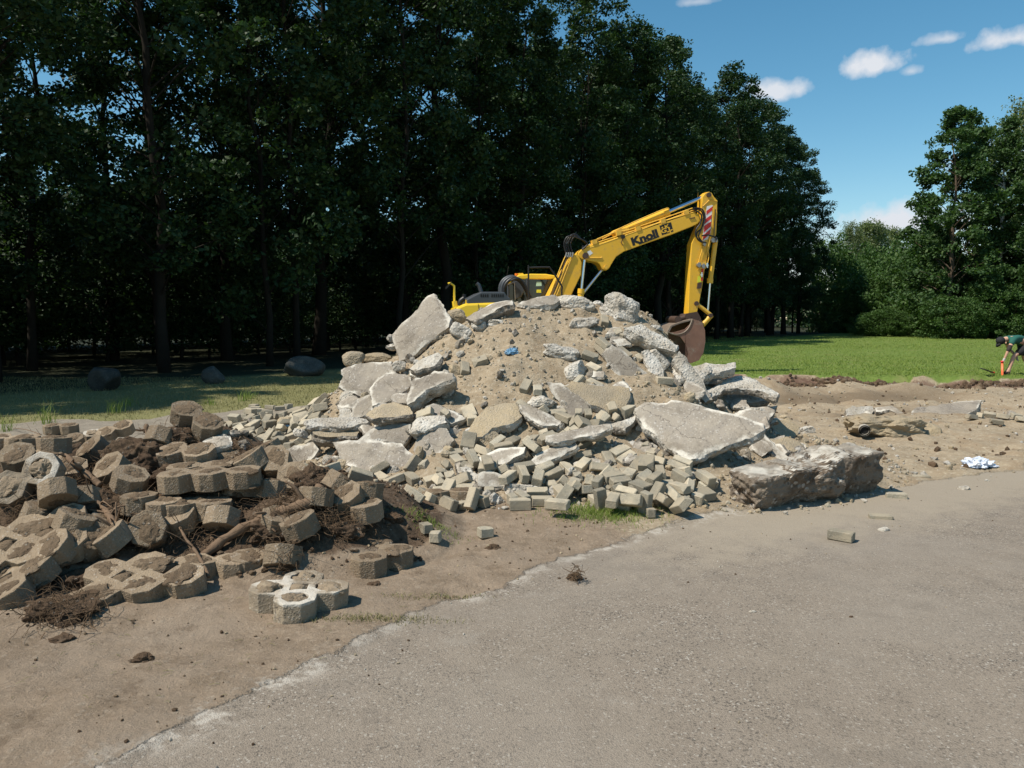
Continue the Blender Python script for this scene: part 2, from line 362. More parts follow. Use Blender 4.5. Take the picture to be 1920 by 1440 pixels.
def leafmat(name, c1, c2, c3, tr=.25):
    b = NB(name); g = b.n('ShaderNodeNewGeometry'); rnd = g.outputs['Random Per Island']
    oi = b.n('ShaderNodeObjectInfo')
    col = b.mix(rnd, c1, c2); col = b.mix(b.ramp(rnd, .85, 1), col, c3)
    col = b.mix(b.math('MULTIPLY', oi.outputs['Random'], .4), col, c2)
    p = b.n('ShaderNodeBsdfPrincipled'); b.set(p.inputs['Base Color'], col); p.inputs['Roughness'].default_value = .55; p.inputs['Specular IOR Level'].default_value = .22
    t = b.n('ShaderNodeBsdfTranslucent'); b.set(t.inputs['Color'], b.mix(1, col, (1.3,1.5,.6), 'MULTIPLY'))
    m = b.n('ShaderNodeMixShader'); m.inputs[0].default_value = tr; b.t.links.new(p.outputs[0], m.inputs[1]); b.t.links.new(t.outputs[0], m.inputs[2]); b.t.links.new(m.outputs[0], b.o.inputs[0])
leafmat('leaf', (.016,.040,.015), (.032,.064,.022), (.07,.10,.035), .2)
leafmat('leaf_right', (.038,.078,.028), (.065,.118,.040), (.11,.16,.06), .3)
leafmat('leaf_birch', (.11,.145,.07), (.16,.19,.09), (.20,.22,.12), .35)
leafmat('leaf_bush', (.035,.080,.022), (.065,.120,.030), (.11,.165,.05), .28)
leafmat('grass_blade', (.14,.20,.035), (.21,.27,.06), (.28,.28,.11), .2)
leafmat('grass_dry', (.15,.145,.055), (.24,.21,.10), (.34,.29,.16), .12)
def plain(name, c, rough=.5, metal=0, spec=.5, var=0, bump=0, dirt=None):
    b = NB(name); b.coords(False); col = c
    if var: col = b.mix(b.noise(4, 5, .6), tuple(x*(1-var) for x in c), tuple(x*(1+var) for x in c))
    if dirt: col = b.mix(b.math('MULTIPLY', b.ramp(b.noise(dirt[1], 6, .7), .50, .72), dirt[2]), col, dirt[0])
    nm = b.bump(b.noise(60, 4, .6), bump, .005) if bump else None
    return b.done(col, rough, nm, metal, spec)
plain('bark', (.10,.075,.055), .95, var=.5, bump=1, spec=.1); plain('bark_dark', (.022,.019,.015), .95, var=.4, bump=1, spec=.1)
plain('root_bark', (.17,.115,.075), .95, var=.35, bump=1, spec=.1, dirt=((.09,.06,.04), 9, .7)); plain('fine_root', (.135,.092,.058), .95, spec=.05, var=.3)
b = NB('birch_bark'); b.coords(False); b.done(b.mix(b.ramp(b.noise(3.5, 5, .8), .58, .66), (.62,.60,.55), (.07,.06,.055)), .8)
plain('yellow', (.80,.45,.030), .42, var=.10, dirt=((.42,.27,.10), 4, .55)); plain('yellow_worn', (.78,.45,.05), .5, var=.12, dirt=((.26,.16,.07), 9, .7))
plain('yellow_cab', (.86,.58,.04), .3, var=.04)
plain('hood_grey', (.055,.062,.07), .45); plain('black_rubber', (.012,.012,.013), .45); plain('black_paint', (.01,.01,.01), .6)
plain('slot_black', (.003,.003,.003), .9); plain('chrome', (.55,.60,.68), .12, 1); plain('steel', (.35,.34,.32), .4, .8, var=.2)
plain('bucket_steel', (.22,.17,.13), .6, .25, var=.35, bump=.4, dirt=((.30,.25,.19), 4, .9)); plain('pin_dark', (.09,.055,.04), .6, .3, var=.3)
plain('rust', (.235,.125,.085), .75, .05, var=.35, dirt=((.31,.26,.20), 3, .95))
plain('window_glass', (.012,.018,.018), .08, 0, .8); plain('sticker_mint', (.45,.72,.60), .5); plain('sticker_yellow', (.70,.72,.05), .5)
plain('white_paint', (.78,.78,.76), .5); plain('red_paint', (.62,.03,.02), .45); plain('orange_plastic', (.95,.16,.05), .4, var=.05); plain('amber', (.8,.2,.02), .3)
plain('skin', (.52,.30,.20), .6); plain('shirt_green', (.012,.095,.072), .85, var=.1); plain('cloth_black', (.012,.012,.013), .85); plain('cloth_brown', (.035,.024,.022), .9)
plain('glove', (.42,.40,.37), .9, var=.2); plain('shoe', (.04,.022,.018), .8); plain('plastic_sheet', (.62,.66,.74), .35, var=.15); plain('plastic_blue', (.10,.22,.34), .45, var=.5)

# ------------------------------------------------------------------ ground sheets
def lines(a, b, s, r, lo, hi):
    m = list(np.arange(a, b, s)); x, st = m[-1], s
    up = []
    while x < hi: st *= r; x += st; up.append(x)
    x, st = m[0], s; dn = []
    while x > lo: st *= r*1.03; x -= st; dn.append(x)
    return np.array(dn[::-1]+m+up)
xs = lines(-5.6, 5.6, .03, 1.035, -170, 170); ys = lines(2.3, 11.0, .03, 1.018, -40, 320)
XX, YY = np.meshgrid(xs, ys); ZZ = HT(XX, YY)
nx, ny = len(xs), len(ys)
V = np.stack([XX, YY, ZZ], -1).reshape(-1, 3)
dB = (YY-border_y(XX))*.78+.11*fbm(P3(XX, YY), 2.2, 4, 71)
dG = YY-grass_y(XX)+.35*fbm(P3(XX, YY), 1.1, 3, 72)
hh1, hh2 = heap_h(XX, YY), brown_h(XX, YY)
A = dict(asphalt=sstep(.13, -.13, dB), grass=sstep(-.12, .12, dG),
         edge=np.exp(-((dB+.05)/(.055+.13*sstep(-.6,-1.3,XX)))**2)*sstep(3.4, 1.6, XX)*(.35+.65*sstep(-.35, .35, fbm(P3(XX, YY), .9, 2, 73)+.15)),
         brown=np.maximum(sstep(.02, .16, hh2), .75*sstep(.9, .0, np.hypot((XX+2.2)/2.4, (YY-5.4)/1.1))),
         sand=np.clip(sstep(.0, .12, hh1)+sstep(-.6, 1.6, XX+.55*(YY-6.6)), 0, 1),
         damp=np.exp(-((YY-18.7-.10*(XX-7.5))/.9)**2)*sstep(5.4, 6.6, XX)*sstep(12, 9, XX)+.6*np.exp(-((YY-14.5)/.8)**2)*sstep(4.5, 6, XX)*sstep(9, 7, XX),
         dry=.7*sstep(1, -1, XX)*sstep(.1,.3,XX*0+1),
         path=sstep(-2.4, -3.2, XX)*sstep(7.9, 8.5, YY)*(1-sstep(.0,.1,hh1)),
         red=np.exp(-((dG+.40)/.42)**2)*sstep(3.5, 6, XX)*.9+.5*sstep(11.5, 13, XX)*np.exp(-((YY-20.6)/.7)**2),
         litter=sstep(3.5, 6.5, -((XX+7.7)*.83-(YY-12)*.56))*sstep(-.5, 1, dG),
         dusty=np.clip(sstep(1.6, .2, -dB)*sstep(-.5, 2.5, XX)+.0*XX, 0, 1))
ci = np.arange((ny-1)*(nx-1)); iy, ix = ci//(nx-1), ci % (nx-1); v0 = iy*nx+ix
F = np.stack([v0, v0+1, v0+nx+1, v0+nx], -1)
def atc(a): return a[:-1, :-1].ravel()
reg = np.where(atc(A['grass']) > .5, 1, np.where(atc(A['asphalt']) > .5, 2, np.where(atc(hh1) > .06, 3, np.where(atc(hh2) > .05, 4, 0))))
for k, (nm, kd, lb, ct) in enumerate([('dirt_ground','structure',None,None), ('lawn_ground','structure',None,None), ('asphalt_road','structure',None,None),
        ('heap_soil','stuff','pale sandy soil slumped through the middle of the big rubble heap','soil'), ('dark_soil','stuff','dark brown earth under the uprooted grid pavers in the front left heap','soil')]):
    f = F[reg == k]; u, inv = np.unique(f, return_inverse=True); f = inv.reshape(-1, 4)
    me = mesh_np(nm, V[u], f, [MAT['ground']], smooth=True, attrs={a: A[a].ravel()[u] for a in A})
    tag(link(nm, me), lb, ct, None, kd)

# ------------------------------------------------------------------ slabs and rocks
rng = np.random.default_rng(4)
def on_plane(px, py, P0, n):
    d = pxdir(px, py); o = Vector((0, 0, CAM_Z)); t = (P0-o).dot(n)/d.dot(n); return o+d*t
SOLIDS = []
def safe_hit(px, py):
    p = hit(px, py)
    if p.y > 11.5 and px < 1450 and py < 780: d = pxdir(px, py); t = 9.75/d.y; p = Vector((d.x*t, 9.75, CAM_Z+d.z*t))
    return p
def slab(name, label, cat, poly, n, th=.10, off=.05, rough=1.0, mats=('slab_face','broken'), seed=0, group=None, step=.034):
    rg = np.random.default_rng(seed+11); n = Vector(n).normalized()
    cx = sum(p[0] for p in poly)/len(poly); cy = sum(p[1] for p in poly)/len(poly)
    P0 = safe_hit(cx, cy)+n*off
    W = [on_plane(cx+(px-cx)*1.05, cy+(py-cy)*1.05, P0, n) for px, py in poly]
    u = n.cross(Vector((0, 0, 1)));
    if u.length < .1: u = Vector((1, 0, 0))-n*n.x
    u.normalize(); v = n.cross(u)
    c = sum(W, Vector())/len(W)
    Q = [((p-c).dot(u), (p-c).dot(v)) for p in W]
    area = sum(Q[i-1][0]*Q[i][1]-Q[i][0]*Q[i-1][1] for i in range(len(Q)))
    if area < 0: Q = Q[::-1]
    B = []
    for i in range(len(Q)):
        a = np.array(Q[i]); b_ = np.array(Q[(i+1) % len(Q)]); m = max(1, int(np.linalg.norm(b_-a)/step))
        for k in range(m): B.append(a+(b_-a)*k/m)
    B = np.array(B); nb = len(B)
    tan = np.roll(B, -1, 0)-np.roll(B, 1, 0); nr = np.stack([tan[:, 1], -tan[:, 0]], -1); nr /= np.linalg.norm(nr, axis=1, keepdims=True)+1e-9
    so = float(seed)*3.7
    B = B+nr*(.012*rough*fbm(P3(B[:, 0], B[:, 1], so), 9, 3, seed)+.010*rough*np.sign(fbm(P3(B[:, 0], B[:, 1], so+2), 5, 1, seed+1))*np.abs(fbm(P3(B[:, 0], B[:, 1], so+2), 16, 2, seed+1)))[:, None]
    # interior points
    mn, mxx = B.min(0), B.max(0); g = step*1.3
    gx, gy = np.meshgrid(np.arange(mn[0], mxx[0], g), np.arange(mn[1], mxx[1], g)); I = np.stack([gx.ravel(), gy.ravel()], -1)+rg.uniform(-g*.3, g*.3, (gx.size, 2))
    def dist_in(I, B):
        ins = np.zeros(len(I), bool); dm = np.full(len(I), 9.)
        for i in range(len(B)):
            a, b2 = B[i], B[(i+1) % len(B)]
            cnd = ((a[1] > I[:, 1]) != (b2[1] > I[:, 1])); xx = (b2[0]-a[0])*(I[:, 1]-a[1])/(b2[1]-a[1]+1e-12)+a[0]
            ins ^= cnd & (I[:, 0] < xx)
            ab = b2-a; t = np.clip(((I-a)@ab)/(ab@ab+1e-12), 0, 1); dm = np.minimum(dm, np.linalg.norm(I-(a+t[:, None]*ab), axis=1))
        return ins, dm
    ins, dm = dist_in(I, B); k = ins & (dm > g*.55); I = I[k]; dmI = dm[k]
    allp = np.concatenate([B, I]); r = delaunay_2d_cdt([Vector(p) for p in allp], [], [list(range(nb))], 1, 1e-5)
    pv = np.array([tuple(p) for p in r[0]]); tf = np.array([f for f in r[2] if len(f) == 3])
    # map outputs
    orig = r[3]; inew = {}
    for j, o_ in enumerate(orig):
        for q in o_: inew[q] = j
    ring = [inew[i] for i in range(nb)]
    ed = np.zeros(len(pv))
    for j, o_ in enumerate(orig):
        ed[j] = 0 if any(q < nb for q in o_) else (dmI[o_[0]-nb] if o_ else 0)
    zt = .010*fbm(P3(pv[:, 0], pv[:, 1], so), 2.5, 3, seed+5)+.003*fbm(P3(pv[:, 0], pv[:, 1], so), 18, 2, seed+6)
    # chipped rim
    chip = sstep(.1, .6, fbm(P3(pv[:, 0], pv[:, 1], so), 6, 2, seed+7)); zt = zt-(.004+.022*chip*rough)*np.exp(-ed/.009)
    V3 = [np.stack([pv[:, 0], pv[:, 1], zt], -1)]; n0 = len(pv); Fq, Ft = [], [tf]; nl = 4; prev = ring; base = n0
    for l in range(1, nl+1):
        q = l/nl; zz = -th*q
        f3 = fbm(np.stack([B[:, 0], B[:, 1], np.full(nb, zz+so)], -1), 13, 3, seed+9)
        outw = (.020*rough*f3-.35*th*rough*q*q*(.5+.5*fbm(P3(B[:, 0], B[:, 1], so+5), 2.5, 2, seed+8))+.012*rough*math.sin(math.pi*q))
        bb = B+nr*outw[:, None]; zc = zz+.012*rough*fbm(P3(bb[:, 0], bb[:, 1], so+9), 8, 2, seed)
        V3.append(np.stack([bb[:, 0], bb[:, 1], zc*np.ones(nb)], -1)); cur = list(range(base, base+nb)); base += nb
        for i in range(nb):
            j = (i+1) % nb; Fq.append((prev[j], prev[i], cur[i], cur[j]))
        prev = cur
    # bottom: reuse triangulation with own interior vertices
    bi = np.full(n0, -1)
    for i in range(nb): bi[ring[i]] = prev[i]
    inn = np.where(bi < 0)[0]; bi[inn] = base+np.arange(len(inn))
    zb = -th+.03*rough*fbm(P3(pv[inn, 0], pv[inn, 1], so+3), 5, 3, seed+2)-.02*rough
    cc = B.mean(0); V3.append(np.stack([pv[inn, 0]*.96, pv[inn, 1]*.96, zb], -1))
    Ft.append(bi[tf][:, ::-1])
    Vv = np.concatenate(V3); M = np.array([tuple(u), tuple(v), tuple(n)]); C0 = c-n*(th/2)
    Wv = Vv@M+np.array(c)-np.array(C0)
    tri = np.concatenate(Ft); mi = np.concatenate([np.zeros(len(tf)), np.ones(len(tf)), np.ones(len(Fq))])
    eda = np.full(len(Vv), 0.); eda[:n0] = ed
    # orientation check: top triangles should face +n
    a, b_, c_ = Wv[tf[0]]; 
    if np.cross(b_-a, c_-a)@np.array(n) < 0: tri = tri[:, ::-1]; 
    me = mesh_np(name, Wv, [tri, np.array(Fq)], [MAT[m] for m in mats], mi, True, {'edge_dist': eda})
    bm = bmesh.new(); bm.from_mesh(me); bmesh.ops.recalc_face_normals(bm, faces=bm.faces)
    for e in bm.edges:
        if len(e.link_faces) == 2 and e.link_faces[0].material_index != e.link_faces[1].material_index: e.smooth = False
    for f in bm.faces:
        if f.material_index == 1: f.smooth = (rough < .5)
    bm.to_mesh(me); bm.free()
    o = tag(link(name, me, None, C0), label, cat, group, 'thing'); SOLIDS.append(o); return o
_ico = {}
def ico(s):
    if s not in _ico:
        bm = bmesh.new(); bmesh.ops.create_icosphere(bm, subdivisions=s, radius=1); bm.verts.ensure_lookup_table()
        _ico[s] = (np.array([tuple(v.co) for v in bm.verts]), np.array([[v.index for v in f.verts] for f in bm.faces])); bm.free()
    v, f = _ico[s]; return v.copy(), f
def rock_mesh(name, dim, seed, sub=4, planes=9, noise=.06, boxy=0., mat='broken', fine=.02, smooth=False):
    v, f = ico(sub); rg = np.random.default_rng(seed+900)
    if boxy:
        pw = 2+boxy*8; s = (np.abs(v)**pw).sum(1)**(-1/pw); v = v*s[:, None]
    for k in range(planes):
        nn = rg.normal(size=3); nn /= np.linalg.norm(nn); d = rg.uniform(.62, .88)*(1 if not boxy else 1.25)
        e = v@nn-d; v = v-np.maximum(e, 0)[:, None]*nn
    v = v*(1+noise*fbm(v, 2.0, 3, seed))[:, None]
    v = v*np.array(dim)/2
    nrm = v/np.linalg.norm(v, axis=1, keepdims=True)
    v = v+nrm*(fine*fbm(v, .35/np.mean(dim)*8, 4, seed+3, .6))[:, None]*np.mean(dim)
    return mesh_np(name, v, f, [MAT[mat]], None, smooth)
def rock(name, label, cat, px, py, wpx, hpx, depth=None, yaw=0, roll=0, seed=0, off=.3, group=None, **kw):
    """rock whose silhouette is about wpx x hpx in the photograph"""
    p = safe_hit(px, py); s = p.y/1500; wd, hd = wpx*s, hpx*s; dp = depth if depth else (wd+hd)*.4
    me = rock_mesh(name, (wd, dp, hd), seed, **kw)
    d = pxdir(px, py).normalized()
    o = link(name, me, None, p-d*(dp*.5*off), (R(-5), R(roll), R(yaw))); SOLIDS.append(o)
    return tag(o, label, cat, group)
def c1(*a): return [(600+x/3.272, 520+y/3.272) for x, y in a]
def c2(*a): return [(1050+x/3.272, 540+y/3.272) for x, y in a]
def c4(*a): return [(350+x/2.482, 640+y/2.482) for x, y in a]
SL = 'concrete slab'; CH = 'concrete chunk'
BR_, BD = ('slab_face','broken'), ('slab_face','broken_dark')
slab('concrete_slab', 'tall grey slab standing tilted at the upper left of the heap against dark trees', SL, c1((450,345),(520,270),(600,200),(640,125),(690,108),(712,140),(740,190),(790,250),(775,300),(710,350),(640,400),(580,460),(530,485),(492,505),(480,440),(455,390)), (-.36,-.78,.50), .13, .22, 1, BR_, 1)
slab('concrete_slab', 'brownish slab face just below the tall tilted slab with broken lower rim', SL, c1((150,600),(140,570),(175,550),(300,525),(430,518),(452,592),(400,598),(350,640),(310,690),(270,722),(180,702),(125,665)), (-.22,-.82,.52), .10, .10, 1, BR_, 2)
slab('concrete_slab', 'light grey slab with pale crumbling front edge right of the brownish face', SL, c1((312,690),(340,640),(400,592),(480,598),(552,605),(562,650),(540,685),(440,740),(410,762),(330,780),(320,730)), (-.12,-.66,.74), .12, .20, 1, BR_, 3)
slab('concrete_slab', 'small triangular pale slab leaning at the heap left below the light grey slab', SL, c1((200,800),(240,745),(312,722),(336,790),(250,848),(195,852)), (-.45,-.72,.5), .09, .18, 1, BR_, 4)
slab('concrete_slab', 'narrow dust covered slab with thick pitted edge tilted beside the black hollow', SL, c1((540,770),(545,720),(575,620),(700,570),(800,592),(795,618),(650,690),(580,752)), (-.42,-.50,.76), .15, .24, 1, BR_, 5)
slab('concrete_slab', 'ochre topped slab with dark wet broken front edge at the left middle of the heap', SL, c1((290,830),(340,792),(450,766),(540,790),(566,838),(430,852),(330,848)), (0,-.42,.9), .11, .24, 1, ('ochre_stone','broken_dark'), 6)
slab('concrete_slab', 'cracked grey slab lying directly behind the wide slab at the lower left of the heap', SL, c1((225,1000),(290,940),(380,895),(550,898),(545,965),(500,1015),(400,1000),(300,995)), (-.12,-.70,.7), .12, .14, 1, BR_, 7)
slab('concrete_slab', 'wide grey slab with white crumbly lower edge at the lower left foot of the heap', SL, c1((95,1015),(230,1000),(350,992),(490,1025),(560,1090),(612,1130),(500,1165),(380,1187),(270,1197),(180,1150),(120,1075)), (-.05,-.76,.64), .10, .20, 1.2, BR_, 8)
slab('concrete_slab', 'grey slab leaning right of the wide slab at the lower left foot of the heap', SL, c1((570,1055),(600,980),(700,930),(760,932),(822,1000),(770,1062),(690,1102),(620,1130)), (-.2,-.80,.58), .12, .12, 1, BR_, 9)
slab('concrete_slab', 'pale rough slab sloping right above the dark hollow in the heap left', SL, c1((560,880),(620,848),(740,850),(772,888),(640,925),(575,935)), (-.1,-.5,.86), .12, .20, 1.4, ('broken','broken'), 10)
slab('concrete_slab', 'long pale slab just left of the soil slide in mid heap', SL, c1((660,790),(700,776),(760,785),(850,830),(885,862),(790,900),(720,862)), (.12,-.6,.8), .11, .14, 1, BR_, 11)
slab('concrete_slab', 'thin flat slab topmost of the two stacked slabs at the heap left', SL, c1((-80,868),(0,858),(150,853),(292,868),(285,892),(100,906),(-70,898)), (0,-.28,.95), .09, .26, 1, ('broken','broken'), 12)
slab('concrete_slab', 'thick brown slab under the thin flat one of the two stacked at the heap left', SL, c1((-45,935),(100,925),(235,932),(215,965),(60,975),(-40,965)), (0,-.3,.95), .13, .22, 1.2, ('ochre_stone','broken_dark'), 13)
slab('concrete_slab', 'rough slab under the lower side of the tall tilted slab', SL, c1((555,558),(600,512),(720,462),(748,482),(700,540),(590,572)), (-.2,-.45,.86), .10, .2, 1.2, ('broken','broken_dark'), 17)
slab('concrete_slab', 'long slab lying along the crest in front of the yellow engine cover', SL, c1((905,238),(980,190),(1060,158),(1172,132),(1168,160),(1050,200),(960,250)), (-.25,-.35,.9), .13, .12, 1.2, BD, 20)
slab('concrete_slab', 'grey slab on the very top of the heap under the excavator cab', SL, c1((1225,160),(1280,128),(1420,108),(1465,135),(1430,162),(1260,172)), (0,-.5,.86), .12, .12, 1.2, BR_, 21)
slab('concrete_slab', 'pale slab sloping down right from the crest boulder to the bucket', SL, c2((412,245),(500,222),(600,275),(722,350),(705,372),(600,340),(480,285)), (.22,-.55,.8), .14, .22, 1.2, ('broken','broken'), 24)
slab('concrete_slab', 'long narrow pitted slab standing on edge down the right shoulder of the heap', SL, c2((700,440),(735,392),(785,430),(870,560),(935,680),(890,695),(830,640),(750,530)), (.1,-.85,.5), .16, .22, 1.2, ('broken','broken'), 25)
slab('concrete_slab', 'slim bluish white painted slab leaning on the upper right slope', SL, c2((505,390),(545,375),(595,430),(640,500),(632,545),(565,520)), (.1,-.85,.5), .07, .14, 1, ('broken','broken'), 26)
slab('concrete_slab', 'long grey slab with white broken left edge running down the upper right slope', SL, c2((265,400),(330,362),(385,380),(450,450),(580,560),(572,645),(500,612),(400,565),(330,490)), (.05,-.82,.56), .10, .10, 1.2, BR_, 27)
slab('concrete_slab', 'broad soil covered slab across the middle right of the heap', SL, c2((30,600),(80,570),(250,590),(420,612),(422,672),(372,765),(290,745),(200,712),(130,662)), (0,-.62,.8), .13, .12, 1.2, ('ochre_stone','broken'), 28)
slab('concrete_slab', 'largest grey slab lying flat with a white corner at the right foot of the heap', SL, c2((475,742),(530,712),(640,700),(740,697),(870,722),(990,757),(1120,795),(1232,832),(1240,868),(1150,918),(920,990),(790,1045),(740,1010),(640,930),(540,850)), (-.08,-.60,.8), .13, .30, 1, BR_, 29)
slab('concrete_slab', 'white flat slab behind the right shoulder in front of the lawn', SL, c2((815,485),(900,462),(960,472),(1070,455),(1082,490),(980,516),(860,545)), (0,-.4,.9), .12, .30, 1.2, ('broken','broken'), 30)
slab('concrete_slab', 'arched white slab topmost of the stack at the right end of the heap', SL, c2((905,635),(1010,560),(1080,542),(1165,540),(1240,588),(1332,640),(1318,668),(1240,632),(1150,612),(1020,615),(935,662)), (.05,-.38,.92), .09, .34, 1, ('broken','broken_dark'), 31)
slab('concrete_slab', 'white slab second from top of the stack at the right end of the heap', SL, c2((950,680),(1080,632),(1250,642),(1292,680),(1200,700),(1020,700)), (0,-.4,.9), .14, .28, 1, ('broken','broken_dark'), 32)
slab('concrete_slab', 'dark slab lowest of the stack at the right end of the heap', SL, c2((1080,760),(1180,735),(1330,720),(1300,780),(1260,830),(1120,800)), (.1,-.5,.85), .12, .18, 1, BD, 33)
slab('concrete_slab', 'long flat slab in the paver fan left of the largest slab', SL, c2((-80,905),(20,880),(150,850),(300,832),(305,855),(200,895),(0,935),(-80,930)), (0,-.45,.88), .08, .24, 1, BR_, 34)
slab('concrete_slab', 'slab with pitted edge leaning in the paver fan below the heap middle', SL, c1((1270,1150),(1330,1085),(1440,1035),(1550,998),(1572,1030),(1480,1085),(1400,1130),(1300,1163)), (-.15,-.6,.78), .10, .24, 1, BR_, 39)
slab('concrete_slab', 'dusty grey slab tilted down right below the heap middle', SL, c1((1395,642),(1480,648),(1560,705),(1636,762),(1640,810),(1540,862),(1450,730)), (-.25,-.75,.6), .09, .14, .8, BR_, 41)
slab('concrete_slab', 'soil covered boulder like slab at the foot of the soil slide', SL, c1((880,965),(960,862),(1030,792),(1130,775),(1205,778),(1232,840),(1160,900),(1060,920),(1000,970)), (-.1,-.6,.8), .13, .14, 1.4, ('ochre_stone','broken'), 36)
slab('concrete_slab', 'pale slab wedged right of the soil covered slab at the slide foot', SL, c1((1240,780),(1330,798),(1480,878),(1455,912),(1370,905),(1260,850)), (.1,-.66,.75), .10, .16, 1, BR_, 37)
slab('concrete_slab', 'dusty slab among pavers at the centre foot of the heap', SL, c1((972,1105),(1100,1050),(1262,1040),(1245,1080),(1120,1138),(1000,1147)), (-.1,-.6,.8), .10, .2, 1, BR_, 38)
slab('concrete_slab', 'slab leaning down left in the shadow right of the largest slab', SL, c2((1150,905),(1230,850),(1290,940),(1405,1050),(1370,1065),(1260,1000)), (-.3,-.75,.6), .10, .12, .8, BR_, 42)
slab('concrete_slab', 'ochre slab beyond the largest slab at the right end of the heap', SL, c2((1275,830),(1320,795),(1400,800),(1470,850),(1440,905),(1370,915)), (.15,-.6,.78), .12, .16, 1.2, ('ochre_stone','broken'), 43)
slab('concrete_slab', 'flat ochre slab at ground level on the right end of the heap', SL, c2((1290,915),(1400,905),(1500,950),(1510,985),(1430,1000),(1340,960)), (.1,-.5,.85), .14, .18, 1.2, ('ochre_stone','broken'), 44)
slab('concrete_slab', 'grey slab leaning left of the wide slab next to the root heap', SL, c4((432,520),(500,490),(592,470),(612,505),(565,560),(520,598),(470,598),(400,572)), (-.25,-.75,.6), .11, .14, 1, BR_, 47)
slab('concrete_slab', 'low pale slab by the path left of the paver fan', SL, c4((78,460),(120,440),(190,440),(195,470),(130,492),(85,485)), (0,-.4,.92), .09, .10, 1, BR_, 48)
slab('concrete_slab', 'thin slab flake standing in the paver fan left of centre foot', SL, c1((865,1170),(920,1175),(985,1235),(975,1260),(920,1235)), (-.1,-.75,.6), .06, .16, 1, ('broken','broken'), 49)
slab('concrete_slab', 'flat grey slab piece lying among pavers at the front foot of the heap', SL, c1((975,1205),(1040,1185),(1150,1225),(1160,1265),(1060,1290),(970,1275)), (0,-.72,.7), .08, .16, .8, ('slab_face','slab_face'), 45)
slab('concrete_slab', 'grey slab corner showing under the soil left of the largest slab', SL, c2((285,820),(400,800),(470,765),(455,830),(400,860),(330,850)), (.1,-.5,.85), .10, .14, 1.2, ('broken','broken_dark'), 50)
slab('concrete_slab', 'large pale slab half sunk in sand beyond the boulder', SL, [(1690,792),(1722,764),(1790,754),(1838,750),(1830,768),(1800,782),(1780,796),(1740,792)], (-.12,-.30,.95), .22, .24, 1.2, ('slab_face','broken'), 51)
slab('concrete_slab', 'short white slab lying alone left of the half sunk slab', SL, [(1587,768),(1600,761),(1635,762),(1638,770),(1632,778),(1590,780)], (0,-.4,.92), .17, .22, 1, ('broken','broken_dark'), 52)
slab('concrete_slab', 'leaning grey slab plate behind the pipe lump', SL, [(1642,764),(1672,761),(1695,775),(1686,778),(1668,768),(1644,772)], (-.1,-.4,.9), .10, .22, 1, ('slab_face','broken_dark'), 53)
# chunks
def chunk(label, px, py, w_, h_, seed, mat='broken', cat=CH, **kw): return rock('concrete_chunk', label, cat, px, py, w_, h_, seed=seed, mat=mat, **kw)
chunk('brown boulder beside the top of the tall tilted slab', 855, 596, 44, 38, 61, 'ochre_stone', noise=.1)
chunk('ochre lump at the left shoulder above the brownish slab', 664, 674, 42, 28, 62, 'ochre_stone', boxy=.2)
chunk('long pale lump second from the left on the left shoulder', 709, 671, 50, 20, 63, 'ochre_stone', boxy=.3)
chunk('rounded lump under the lower tip of the tall tilted slab', 750, 687, 32, 22, 64)
chunk('pale chunk peeking from behind the left side of the tall slab', 734, 634, 18, 16, 65)
chunk('flat chunk below the peeking one left of the tall slab', 738, 650, 30, 16, 66)
chunk('chunk sloping right of the boulder on the upper left slope', 866, 622, 44, 26, 67, roll=25, boxy=.3)
chunk('grey chunk at the top left edge of the soil slide', 897, 612, 30, 26, 68)
chunk('pitted dark chunk standing below the narrow dust covered slab', 840, 738, 30, 42, 69, 'broken', roll=10)
chunk('crumbly lump topping the narrow dust covered slab', 852, 700, 30, 34, 70, 'ochre_stone')
chunk('white rubble lump on the crest right of the top slab', 1075, 568, 60, 28, 71, boxy=.3)
chunk('second white rubble lump on the crest near the boom foot', 1098, 576, 34, 28, 72)
chunk('small white chunk on the crest left of the crest boulder', 1122, 571, 24, 16, 73)
chunk('big two toned boulder on the crest right of the boom', 1163, 584, 68, 54, 74, 'broken', roll=28, noise=.12, sub=5, boxy=.2, off=.2)
chunk('pale chunk on the right crest above the sloping slab', 1232, 616, 30, 12, 75, roll=15)
chunk('long rocky ledge under the crest at the right of the soil', 1096, 606, 56, 22, 76, 'broken', boxy=.3, noise=.12)
chunk('pale rocky ledge in the middle of the soil slope', 1052, 662, 66, 30, 77, 'broken', roll=12, boxy=.2, noise=.14)
chunk('pointed chunk tilted up right below the rocky ledge', 1077, 697, 46, 34, 78, 'broken', roll=-35, boxy=.2)
chunk('speckled lump above the pale wedged slab', 1016, 755, 56, 28, 79, noise=.12)
chunk('small lump above the wedged slab right of the speckled one', 1048, 766, 20, 14, 80)
chunk('rounded pale rock on the paver fan below the soil slide', 915, 826, 50, 40, 81, 'ochre_stone')
chunk('white block lying at the front foot of the heap', 980, 920, 72, 26, 82, 'broken', boxy=.5, roll=5)
chunk('round white rock at the left front foot of the heap', 738, 885, 26, 24, 83)
chunk('pale upright chunk under the small triangular slab', 652, 754, 30, 40, 84, 'broken', boxy=.2)
chunk('crumbly lump at the left foot near the fallen branch', 620, 872, 38, 40, 85, 'broken', noise=.12)
chunk('rounded chunk behind the pale rough slab in the left hollow', 800, 806, 40, 24, 86)
chunk('chunk wedged between grey slab and soil at the left foot', 852, 808, 30, 20, 87)
chunk('pale chunk left of the largest slab tip', 1202, 803, 24, 30, 88, roll=-15)
chunk('bluish grey chunk beside the slim painted slab', 1232, 678, 44, 34, 89, roll=35, boxy=.3)
chunk('white lump under the white slab at the right shoulder', 1276, 714, 30, 26, 90)
chunk('dark lump beneath the white flat slab at the right shoulder', 1340, 716, 34, 18, 91, 'broken_dark')
